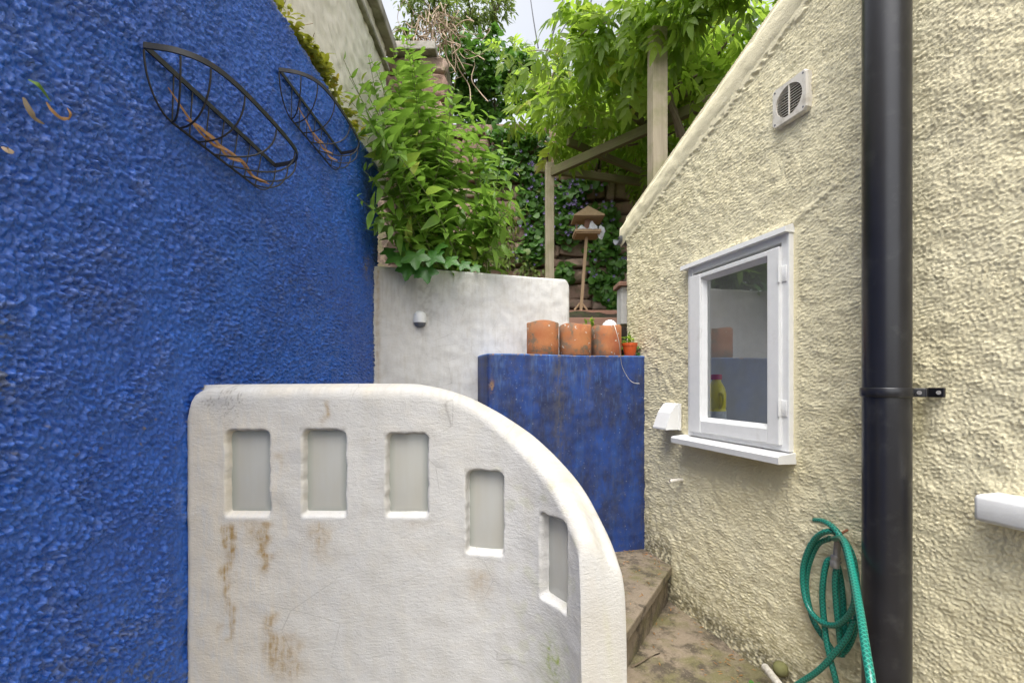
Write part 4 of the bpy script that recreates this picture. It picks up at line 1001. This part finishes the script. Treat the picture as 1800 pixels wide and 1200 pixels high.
# climbers on the stone wall: each patch its own plant
round_t = leaf_tpl(.075, .08, 4, .25, .1, 'round'); ivy_t = leaf_tpl(.085, .07, 4, .2, .25, 'oval')
def patch(name, label, cat, blobs, n, tpl, mat, group=None, flowers=0, base_y=SW - .05, out=.16, sc=(.7, 1.25), kind=None):
    c = P(*blobs[0][:2], base_y); o = thing(name, label, cat, c, group)
    ps, ds = [], []
    tot = sum(b[2] * b[3] for b in blobs)
    for (px, py, rx, ry) in blobs:
        m = int(n * rx * ry / tot) + 1
        a = rng.uniform(0, 2 * np.pi, m); r = np.sqrt(rng.random(m)) * (1 + .12 * rng.standard_normal(m))
        x, y = px + rx * r * np.cos(a), py + ry * r * np.sin(a); d = base_y - out * (1 - np.clip(r, 0, 1) ** 2) * rng.random(m)
        ps.append(np.stack([(x - 900) / F * d, d, CZ + (HZ - y) / F * d], -1)); dd = rng.normal(0, .5, (m, 3)); dd[:, 2] -= .45; dd[:, 1] -= .35; ds.append(dd)
    ps, ds = np.concatenate(ps), np.concatenate(ds); up = np.array([0, -.9, .6]) + rng.normal(0, .35, (len(ps), 3))
    scatter('foliage', tpl, ps, ds, up, rng.uniform(*sc, len(ps)), mat, o, 'stuff')
    if flowers:
        k = rng.integers(0, len(ps), flowers); fp = ps[k] + np.array([0, -.06, 0]) + rng.normal(0, .03, (flowers, 3))
        fl_t = leaf_tpl(.026, .024, 2, -.3, .3, 'round')
        fd = np.repeat(fp, 4, 0); an = np.tile(np.arange(4) * math.pi / 2, flowers) + np.repeat(rng.random(flowers) * 3, 4)
        scatter('flowers', fl_t, fd, np.stack([np.cos(an), np.full_like(an, -.3), np.sin(an)], -1), np.tile([0, -1., .1], (len(fd), 1)), np.full(len(fd), .9), M['flower'], o, 'stuff')
    return o
G = 'climbers on the stone wall'
patch('climbing_plant', 'purple-flowered green climber on the stone wall left of the pergola post', 'climber', [(938, 345, 26, 70), (945, 410, 24, 45), (925, 300, 20, 22), (930, 440, 22, 25)], 480, round_t, M['clim'], G, 60)
patch('climbing_plant', 'purple-flowered climber between the pergola post and the bird table', 'climber', [(1000, 345, 34, 28), (1003, 390, 30, 40), (1030, 325, 40, 14)], 420, round_t, M['clim'], G, 85)
patch('climbing_plant', 'round-leaved green climber hanging right of the bird table', 'climber', [(1060, 375, 28, 22), (1072, 412, 22, 28), (1052, 440, 22, 22), (1085, 460, 20, 24)], 330, round_t, M['clim'], G, 18)
patch('climbing_plant', 'leafy green clump low on the stone wall by the white pier', 'climber', [(1072, 505, 26, 32), (1085, 535, 18, 18), (1045, 490, 16, 18)], 260, round_t, M['clim'], G, 10)
patch('climbing_plant', 'small round green clump at the foot of the pergola post', 'climber', [(992, 478, 17, 16)], 75, round_t, M['clim'], G)
patch('climbing_plant', 'dark ivy patch trailing from the stone wall top beside the shrub', 'climber', [(900, 275, 45, 28), (870, 300, 30, 30), (930, 245, 40, 16), (880, 235, 30, 14)], 520, ivy_t, M['ivy'], G)
patch('climbing_plant', 'mixed low weeds on the stone wall base behind the white wall', 'climber', [(880, 395, 30, 35), (900, 455, 40, 25), (860, 445, 30, 30), (935, 475, 25, 10)], 380, leaf_tpl(.09, .03, 4, .35, .2), M['tree'], G)

# ------------------------------------------------------------------ trees beyond the wall
def crown(name, label, cat, blobs, n, tpl, mat, trunk, dep, sc=(.7, 1.3), group=None, twigs=0, shell=.35):
    b0 = Vector(trunk[0]); o = thing(name, label, cat, b0, group)
    MB().tube(spline(trunk, 6), [max(.012, trunk_r * 1) for trunk_r in np.linspace(.09, .025, (len(trunk) - 1) * 6 + 1)], 8).build('trunk', M['bark'], o, True)
    ps, ds = [], []; tot = sum(b[2] * b[3] for b in blobs); tw = MB()
    for (px, py, rx, ry) in blobs:
        m = int(n * rx * ry / tot) + 1; u = unit(m); r = (shell + (1 - shell) * rng.random(m)) ** .6 * (1 + .10 * rng.standard_normal(m))
        # leaf clumps
        kc = max(3, m // 28); cu = unit(kc); ci = rng.integers(0, kc, m); u = .45 * u * rng.random((m, 1)) + cu[ci] * (.35 + .65 * rng.random(kc))[ci][:, None]
        c = np.array(P(px, py, dep)); rad = np.array([rx, (rx + ry) / 2, ry]) * dep / F
        p = c + u * rad; ps.append(p); dd = u + rng.normal(0, .6, (m, 3)); dd[:, 2] -= .4; ds.append(dd)
        for k in range(int(twigs * rx * ry / tot) + 1):
            e = Vector(c + cu[k % kc] * rad * random.uniform(.7, 1.0)); s0 = Vector(c) + Vector((0, 0, -.4 * rad[2]))
            tw.tube(spline([s0, s0.lerp(e, .5) + Vector((0, 0, .1)), e], 4), [.010 - .0009 * q for q in range(9)], 4)
    ps, ds = np.concatenate(ps), np.concatenate(ds); up = np.array([0, -.4, 1.]) + rng.normal(0, .45, (len(ps), 3))
    scatter('crown', tpl, ps, ds, up, rng.uniform(*sc, len(ps)), mat, o, 'stuff')
    if twigs: tw.build('branches', M['bark'], o, True)['kind'] = 'stuff'
    return o
crown('ivy_tree', 'dark glossy ivy-clad tree standing above the stone wall', 'tree', [(835, 130, 52, 62), (870, 175, 50, 40), (800, 110, 35, 40), (895, 120, 40, 40), (850, 80, 38, 26), (820, 190, 30, 35)], 2600, leaf_tpl(.085, .075, 4, .25, .25, 'oval'), M['ivy'],
      [(-.4, 6.75, 2.5), (-.38, 6.7, 3.8), (-.45, 6.6, 5.0)], 6.5, twigs=30)
ash_t = leaf_tpl(.085, .028, 4, .3, .2)
crown('overhanging_tree', 'pale olive-green tree at the top edge above the dead vines', 'tree', [(760, 5, 70, 42), (830, 25, 50, 38), (870, 10, 36, 40), (720, 40, 24, 24), (705, 85, 16, 14), (800, 60, 34, 26)], 3200, ash_t, M['tree'],
      [(-.9, 7.3, 2.5), (-.85, 7.2, 4.6), (-.75, 7.1, 6.3)], 7.0, twigs=40)
crown('feathery_tree', 'light yellow-green feathery tree left of the pergola against the sky', 'tree', [(935, 120, 36, 40), (915, 95, 34, 18), (960, 165, 34, 30), (925, 175, 40, 26), (975, 130, 18, 45), (985, 90, 12, 35)], 1500, ash_t, M['wist'],
      [(.35, 6.9, 2.5), (.34, 6.8, 4.0), (.45, 6.6, 5.6)], 6.6, twigs=30)
# dead vine tangle
dv = thing('dead_vine', 'tangle of dry brown vine stems hanging over the wall top', 'vine', P(770, 90, 5.9)); tm = MB()
for k in range(80):
    x, y = random.gauss(765, 20), random.uniform(15, 85); pts = [P(x, y, random.uniform(5.7, 6.2))]
    for j in range(4):
        x += random.gauss(2, 15); y += random.uniform(-22, 40) if k % 3 else random.uniform(5, 45); pts.append(P(x, y, random.uniform(5.7, 6.2)))
    tm.tube(spline(pts, 4), random.choice([.0035, .005, .0075]), 4)
tm.build('stems', M['drystem'], dv, True); dv.children[0]['kind'] = 'stuff'

# ------------------------------------------------------------------ pergola
pg = thing('pergola', 'weathered timber pergola with two posts behind the house', 'pergola', (.7, 4.2, 1.7))
PZ = CZ + 2.39
def bar(name, a, b, w, h, mat, par=pg):
    a, b = Vector(a), Vector(b); d = b - a; q = d.to_track_quat('X', 'Z').to_matrix()
    MB().box((0, 0, 0), (d.length, w, h), None, .006).build(name, mat, par, False, loc=(a + b) / 2).rotation_euler = q.to_euler()
def postv(x, y, z0, z1, w, par=pg):
    o = MB().box((0, 0, 0), (w, w, z1 - z0), None, .006).build('post', M['post'], par, False, loc=(x, y, (z0 + z1) / 2)); o.rotation_euler.z = R(6)
pf = P(966, 400, 5.0); postv(pf.x, 5.0, 1.75, CZ + (HZ - 288) / F * 5.0, .088)
pn = P(1155.5, 300, 3.25); postv(pn.x, 3.25, 1.66, CZ + (HZ - 55) / F * 3.25, .108)
bar('beam', P(970, 303, 4.97), P(1262, 172, 3.80), .05, .095, M['beam'])
bar('beam', P(940, 296, 5.22), P(1230, 334, 5.60), .05, .085, M['beam'])
bar('rafter', P(998, 249, 4.70), P(1185, 326, 5.55), .045, .075, M['beam'])
bar('rafter', P(1103, 192, 4.20), P(1180, 262, 4.95), .045, .075, M['beam'])
bar('rafter', P(1190, 150, 3.85), P(1290, 235, 4.6), .045, .075, M['beam'])
bar('brace', P(1130, 340, 5.5), P(1150, 290, 5.3), .03, .04, M['beam'])

# ------------------------------------------------------------------ wisteria on the pergola
LT = []; QT = []; b = 0                                        # compound leaf: drooping rachis with paired leaflets
lv_, lq_ = leaf_tpl(.076, .034, 3, .3, .2)
def add_leaflet(x, z, yaw, pitch, s_):
    global b
    c, s = math.cos(yaw), math.sin(yaw); v_ = lv_ * s_; v2 = v_.copy()
    v2[:, 2] = v_[:, 2] + v_[:, 0] * pitch; x2 = v2[:, 0] * c - v2[:, 1] * s; y2 = v2[:, 0] * s + v2[:, 1] * c
    LT.append(np.stack([x2 + x, y2, v2[:, 2] + z], -1)); QT.append(lq_ + b); b += len(lv_)
for k in range(4):
    t = .25 + .21 * k; x = .21 * t; z = -.07 * t * t
    for sg in (1, -1): add_leaflet(x + .006 * sg, z, sg * R(66 - 8 * k + random.uniform(-12, 12)), -.35 + random.uniform(-.3, .2), 1.0 + .2 * math.sin(math.pi * t))
add_leaflet(.21, -.07, 0, -.5, 1.2)
wtpl = (np.concatenate(LT), np.concatenate(QT))
wloc = Vector((1.0, 3.9, PZ)); wis = thing('wisteria', 'lush yellow-green wisteria canopy covering the pergola', 'climber', wloc)
wb = [(945, 125, 5.6, .30, .26), (930, 185, 5.8, .26, .2), (962, 195, 5.3, .26, .26), (905, 105, 5.9, .25, .16), (1120, 200, 5.9, .65, .4), (1060, 190, 5.9, .5, .4), (1200, 180, 5.9, .65, .5), (1180, 260, 5.9, .6, .3), (1130, 150, 5.8, .7, .4), (1060, 250, 5.95, .45, .25), (1015, 190, 5.2, .3, .4), (1260, 110, 4.2, .5, .4), (1220, 60, 4.4, .6, .5), (1090, 95, 4.0, .52, .36), (1170, 60, 3.6, .55, .38), (1240, 90, 3.5, .55, .42), (1300, 40, 3.3, .5, .4), (1040, 160, 4.3, .42, .42), (1010, 215, 4.6, .32, .30), (1080, 200, 4.8, .55, .35), (1180, 150, 4.4, .6, .40), (1140, 20, 3.6, .5, .3),
      (1060, 60, 4.2, .4, .25), (1100, 245, 5.6, .6, .35), (1230, 20, 3.4, .5, .3), (1005, 140, 4.8, .3, .3), (1200, 210, 5.2, .6, .45), (1320, -10, 3.0, .4, .3), (985, 180, 5.0, .22, .35), (1150, 285, 5.9, .5, .3), (1250, 150, 4.6, .5, .4)]
ps, ds = [], []; tot = sum(q[3] ** 2 for q in wb)
for (px, py, d, rx, rz_) in wb:
    m = int(1900 * rx * rx / tot); kc = max(4, m // 9); cu = unit(kc); ci = rng.integers(0, kc, m)
    u = cu[ci] * (.55 + .45 * rng.random(kc))[ci][:, None] + .22 * rng.standard_normal((m, 3))
    p = np.array(P(px, py, d)) + u * np.array([rx, rx, rz_]); ps.append(p); dd = u * np.array([1, 1, .4]) + rng.normal(0, .45, (m, 3)); dd[:, 2] -= .35; ds.append(dd)
ps, ds = np.concatenate(ps), np.concatenate(ds)
lo = (org.x - WK * ps[:, 1] - ps[:, 0])                          # >0: on the yard side of the gable plane
lw_ = (ps - np.array(org)) @ np.array(dT); rz2 = 2.125 + .382 * (WL * 2.868 - lw_)
ok = (lo > .12) | (ps[:, 2] > rz2 + .15) | (lw_ > LEND + .15); ok &= ~((lo > -.05) & (ps[:, 1] < 3.0)); ok &= (ps[:, 1] > 5.7) | (ps[:, 2] > PZ + .14 - .2 * rng.random(len(ps)) ** 3) | ((ps[:, 0] < .42) & (ps[:, 2] > PZ - .1)); ok &= ps[:, 1] < 6.08
ps, ds = ps[ok], ds[ok]; ups = np.array([0, -.25, 1.]) + rng.normal(0, .55, (len(ps), 3)); sc_ = rng.uniform(.8, 1.3, len(ps))
near = np.argsort(ps[:, 1])[:260]; msk = np.zeros(len(ps), bool); msk[near] = True
wme = raw_mesh('wisteria_leaf', *wtpl); wme.materials.append(M['wist'])
for i in near: place('leaf', wme, ps[i], ds[i], ups[i], sc_[i], wis, wloc)
scatter('foliage', wtpl, ps[~msk], ds[~msk], ups[~msk], sc_[~msk], M['wist'], wis, 'stuff')
ws_ = MB()
for pts, r0, r1 in (([P(1215, 330, 4.0), P(1200, 240, 3.9), P(1180, 190, 3.9), P(1150, 120, 3.8)], .035, .02), ([P(1195, 240, 4.0), P(1178, 165, 3.9), P(1150, 110, 4.0), P(1100, 70, 4.2)], .03, .015),
                    ([P(1150, 120, 3.8), P(1110, 95, 3.9), P(1085, 60, 4.1)], .02, .008), ([P(1170, 150, 4.0), P(1230, 130, 3.8), P(1290, 60, 3.5)], .018, .008), ([P(1140, 200, 4.3), P(1128, 150, 4.2), P(1130, 90, 4.1)], .008, .005),
                    ([P(1000, 250, 4.7), P(1020, 225, 4.8), P(1070, 225, 4.7), P(1130, 180, 4.6)], .012, .006), ([P(1060, 260, 5), P(1110, 255, 4.8), P(1180, 235, 4.5), P(1260, 190, 4.1)], .014, .008), ([P(960, 185, 5), P(968, 140, 5), P(985, 110, 5)], .014, .010)):
    q = spline(pts, 8); ws_.tube(q, list(np.linspace(r0, r1, len(q))), 7)
for k in range(70):
    a = Vector(ps[rng.integers(len(ps))]); e = a + Vector((random.gauss(0, .25), random.gauss(0, .2), random.uniform(-.1, .3))); ws_.tube(spline([a, a.lerp(e, .5) + Vector((0, 0, .06)), e], 4), .004, 4)
ws_.build('branches', M['bark'], wis, True)['kind'] = 'stuff'

# ------------------------------------------------------------------ bird table
bt = P(1021, 546, 5.2); bird = thing('bird_table', 'wooden bird table with pitched roof on a slim post', 'bird table', bt); D = 5.2
tt = P(1031, 416, D)
q = (tt - bt); MB().tube([bt, tt], .022, 4).build('post', M['pine'], bird)
for sx in (-1, 1): bar('brace', bt + Vector((sx * .075, 0, .005)), bt + Vector((sx * .012, 0, .085)), .02, .022, M['pine'], bird)
MB().box(tt + Vector((0, 0, .015)), (.27, .24, .03), None, .003).box(tt + Vector((0, -.125, .03)), (.285, .014, .03)).box(tt + Vector((0, .125, .03)), (.285, .014, .03)).box(tt + Vector((-.142, 0, .0302)), (.012, .236, .0295)).box(tt + Vector((.142, 0, .0302)), (.012, .236, .0295)).build('tray', M['pine'], bird)
for sx, sy in ((-1, 1), (1, 1)): MB().box(tt + Vector((sx * .10, sy * .09, .12)), (.018, .018, .18)).build('upright', M['pine'], bird)
rt_ = tt + Vector((0.01, 0, .20)); A = [rt_ + Vector((x, y, 0)) for x, y in ((-.17, -.15), (.17, -.15), (.17, .15), (-.17, .15))] + [rt_ + Vector((0, -.05, .135)), rt_ + Vector((0, .05, .135))]
MB().add(A + [p - Vector((0, 0, .012)) for p in A[:4]], [(0, 1, 4), (1, 2, 5, 4), (2, 3, 5), (3, 0, 4, 5), (0, 1, 7, 6), (1, 2, 8, 7), (2, 3, 9, 8), (3, 0, 6, 9), (6, 7, 8, 9)]).build('roof', M['pine'], bird)
MB().box(tt + Vector((0, -.02, .13)), (.055, .02, .13), Matrix.Rotation(R(8), 3, 'Y'), .004).build('feeder', M['deck'], bird)
sk = thing('white_sack', 'white plastic sack stuffed in the bird table', 'sack', tt + Vector((.05, -.06, .05)))
def crum2(q, a):
    k = 1 + .28 * math.sin(3 * a + q.z * 40) + .18 * math.sin(7 * a - q.z * 70); return Vector((q.x * 1.15 * k, q.y * k, q.z * (1 + .2 * math.sin(2 * a))))
MB().lathe([(0, -.012), (.055, -.010), (.050, .012), (.036, .04), (.020, .07), (.010, .085), (0, .088)], tt + Vector((.055, -.07, .05)), 26, None, crum2).lathe([(0, -.010), (.05, -.008), (.042, .012), (.024, .03), (0, .05)], tt + Vector((-.065, -.07, .055)), 26, None, crum2).lathe([(0, -.075), (.018, -.07), (.030, -.03), (.034, .01), (.022, .05), (0, .065)], tt + Vector((.150, -.08, .03)), 26, None, crum2).build('sack', M['cloth'], sk, True)

# timber edging, white pier
for k, (py0, py1, d, lab) in enumerate(((544, 556, 5.12, 'upper reddish timber step edging under the bird table'), (557, 570, 4.75, 'lower reddish timber step edging under the bird table'))):
    a, e = P(996, (py0 + py1) / 2, d), P(1098, (py0 + py1) / 2 + 2, d); h = (py1 - py0) / F * d
    o = MB().box((0, 0, 0), ((e - a).length, .35, h), None, .006).build('timber_edging', M['deck'], None, False, loc=(a + e) / 2 + Vector((0, .17, 0))); tag(o, lab, 'edging', 'timber edgings below the bird table')
wp = P(1104, 528, 3.15); wpt = thing('white_pier', 'short white pier with timber cap behind the house corner', 'pier', (wp.x, 3.15, 1.55))
MB().box((wp.x, 3.2, 1.68), (.10, .14, .26), None, .006).build('shaft', M['white2'], wpt)
MB().box((wp.x - .008, 3.2, 1.825), (.13, .18, .03), None, .004).build('cap', M['deck'], wpt)

# ------------------------------------------------------------------ overhead wires
for (a, e, r_, lab) in (((932, -5, 60), (946, 85, 9), .006, 'thin wire nearest the ivy tree, crossing the pale sky'), ((991, -5, 60), (955, 110, 9), .010, 'dark straight wire sloping down across the pale sky'), ((1020, -5, 60), (957, 105, 9), .006, 'thin wire running parallel beneath the dark one'),
                        ((1041, -5, 60), (1024, 50, 9), .010, 'short dark wire meeting the wisteria top'), ((1028, -5, 50), (1022, 45, 9), .005, 'faint thin wire beside the short dark wire')):
    B2 = P(e[0], e[1], 9.0); A2 = P(a[0], a[1], 14.0)
    o = MB().tube(spline([A2 + (A2 - B2) * .5, A2, A2.lerp(B2, .5) + Vector((0, 0, -.05)), B2], 6), r_ * 2.4, 5).build('overhead_wire', M['cable']); tag(o, lab, 'wire', 'overhead wires')

# ------------------------------------------------------------------ small growth and litter
ledge = thing('sedum_strip', 'yellow-green sedum growing along the top of the blue wall', 'plant', (-.79, 1.9, BTOP))
n = 620; yy = np.concatenate([rng.uniform(1.35, 2.3, n // 2), rng.normal(1.78, .09, n // 2)]); hh_ = .012 + .03 * rng.random(n) * (.6 + .8 * np.exp(-((yy - 1.8) / .12) ** 2))
pp = np.stack([-.775 + .022 * rng.standard_normal(n), yy, BTOP - .012 + hh_], -1); dd = rng.normal(0, .7, (n, 3)); dd[:, 2] = np.abs(dd[:, 2]) * .4; dd[:, 0] += .35
scatter('foliage', leaf_tpl(.030, .016, 3, .2, .2, 'oval'), pp, dd, np.array([.3, 0, 1.]) + rng.normal(0, .4, (n, 3)), rng.uniform(.6, 1.5, n), M['sedum'], ledge, 'stuff')
gt = MB()
for k in range(16):
    y0_ = random.uniform(1.5, 2.2); b0 = Vector((-.775, y0_, BTOP)); gt.tube([b0, b0 + Vector((.02, .01, .03)), b0 + Vector((random.uniform(.02, .07), random.uniform(-.03, .05), random.uniform(.01, .06)))], .0012, 4)
gt.build('dry_stalks', M['drystem'], ledge)['kind'] = 'stuff'
# weed in the blue wall
wloc2 = Vector((BX + .004, .83, CZ + .62)); weed = thing('wall_weed', 'small half-dried weed growing from the blue wall', 'plant', P(80, 170, .738))
def strap(pts, w, mat, name, par):
    pts = spline(pts, 6); vv = []; m = len(pts)
    for i, p in enumerate(pts):
        t = i / (m - 1); ww = w * math.sin(math.pi * (.08 + .88 * t)) ** .7; tg = (pts[min(i + 1, m - 1)] - pts[max(0, i - 1)]).normalized(); sd_ = tg.cross(Vector((1, -.3, .2))).normalized()
        vv += [p - sd_ * ww, p + Vector((.0008, -.0005, 0)), p + sd_ * ww]
    q = []
    for i in range(m - 1): q += [(3 * i, 3 * i + 3, 3 * i + 4, 3 * i + 1), (3 * i + 1, 3 * i + 4, 3 * i + 5, 3 * i + 2)]
    return obj(name, raw_mesh(name, [tuple(x) for x in vv], q), mat, par)
Bw = lambda px, py, o=.012: P(px, py, (BX + o) * F / (px - 900))
strap([Bw(50, 140, .02), Bw(68, 150, .03), Bw(85, 172, .02), Bw(90, 178, .01)], .0045, M['shrub'], 'leaf', weed)
strap([Bw(82, 180), Bw(92, 195, .02), Bw(108, 208, .02), Bw(122, 208, .015)], .0035, M['dead'], 'leaf', weed)
strap([Bw(118, 190, .012), Bw(124, 200, .018), Bw(120, 212, .012)], .002, M['dead'], 'leaf', weed)
strap([Bw(42, 172), Bw(50, 190, .02), Bw(62, 208, .022), Bw(78, 218, .012)], .005, M['bark'], 'leaf', weed)
strap([Bw(4, 258), Bw(14, 264, .018), Bw(24, 266)], .005, M['drystem'], 'leaf', weed)
# dead strap leaves in the baskets
for i, (b_, xw, r0, r1, zb) in enumerate(BK):
    t = thing('dead_leaves', ['brown dried leaf strips lying in the nearer iron basket', 'brown dried leaf strip lying in the farther iron basket'][i], 'leaves', (xw, r0, zb), 'dead leaves in the wall baskets')
    for k in range(5 if i == 0 else 3):
        ya = r0 - .06 + .05 * k + random.uniform(0, .04) + (.06 if i else 0); L2 = random.uniform(.10, .19)
        strap([(xw + .018 + .012 * random.random(), ya, zb + .012 + (.035 if k == 0 else 0)), (xw + .03, ya + L2 * .4, zb + .010 + .008 * random.random()), (xw + .022, ya + L2 * .8, zb + .006), (xw + .03 + .02 * random.random(), ya + L2, zb + .002)], random.uniform(.004, .008), M['dead'], 'leaf', t)
# plants behind the pots and in the orange pot
def tuft(name, label, cat, c, n, r, h, tpl, mat, group=None, sc=(.7, 1.2)):
    t = thing(name, label, cat, c, group); u = unit(n); p = np.array(c) + u * np.array([r, r, h * .5]) * (rng.random((n, 1)) ** .5) + np.array([0, 0, h * .45])
    d = u + rng.normal(0, .4, (n, 3)); scatter('foliage', tpl, p, d, np.array([0, -.5, 1.]) + rng.normal(0, .4, (n, 3)), rng.uniform(*sc, n), mat, t, 'stuff')
    sm = MB()
    for k in range(6): e = p[rng.integers(n)]; sm.tube([c, Vector(c).lerp(Vector(e), .5) + Vector((0, 0, .01)), e], .0012, 4)
    sm.build('stems', M['green_stem'], t); return t
small = leaf_tpl(.032, .020, 3, .2, .2, 'oval')
c = on_box(1110, .16); tuft('potted_weed', 'small yellow-green weed behind the orange pot', 'plant', c + Vector((0, 0, .0)), 90, .05, .17, small, M['wist'])
c = on_box(1126, .07); tuft('potted_weed', 'green weed squeezed between orange pot and cream wall', 'plant', c, 45, .028, .08, small, M['vine'])
c = on_box(1040, .22); tuft('potted_weed', 'small yellow weed peeping between the right two terracotta pots', 'plant', c + Vector((0, 0, .08)), 60, .05, .16, small, M['wist'])
c = P(1326, 1192, 1.66); c.z = .003; tuft('seedling', 'tiny green seedling on the paving near the wall foot', 'plant', c, 9, .018, .035, leaf_tpl(.030, .024, 3, .2, .1, 'round'), M['vine'])
# litter on paving and step
n = 900; t_ = rng.random(n); x = rng.uniform(.2, 1.15, n); y = rng.uniform(1.0, 2.6, n); on = []
lx_ = (np.stack([x, y], -1) - np.array([WA, 0])) @ np.array([nO.x, nO.y]); okl = lx_ > .01
def on_step(x, y): return (y - 1.62) * (.835 - .36) > (x - .36) * (2.38 - 1.62) + .01
keep_ = okl & (rng.random(n) < np.clip(np.exp(-lx_ / .12) + .18, 0, 1)); x, y = x[keep_], y[keep_]
z = np.where(on_step(x, y), .191, .003); okk = ~(on_step(x, y) & ((y > 2.40) & (x < .7) & (y > 2.42 + .28 * x))); x, y, z = x[okk], y[okk], z[okk]
an = rng.random(len(x)) * 6.28
o = scatter('leaf_litter', leaf_tpl(.022, .005, 2, .0, .2), np.stack([x, y, z + .002], -1), np.stack([np.cos(an), np.sin(an), rng.normal(0, .1, len(x))], -1), np.array([0, 0, 1.]) + rng.normal(0, .3, (len(x), 3)), rng.uniform(.5, 1.4, len(x)), M['dead'])
tag(o, 'dry brown litter scattered on the paving and step', None, None, 'stuff')
tw = MB().tube(spline([P(1110, 1162, 1.83), P(1125, 1156, 1.86), P(1140, 1152, 1.90), P(1160, 1147, 1.93)], 4), [.005] * 6 + [.004] * 4 + [.003] * 3, 6).build('twig', M['bark'], None, True)
for v_ in tw.data.vertices: v_.co.z = max(.004, .006 + (v_.co.z - .02) * .2)
tag(tw, 'thin brown twig lying on the paving beside the white wall', 'twig')
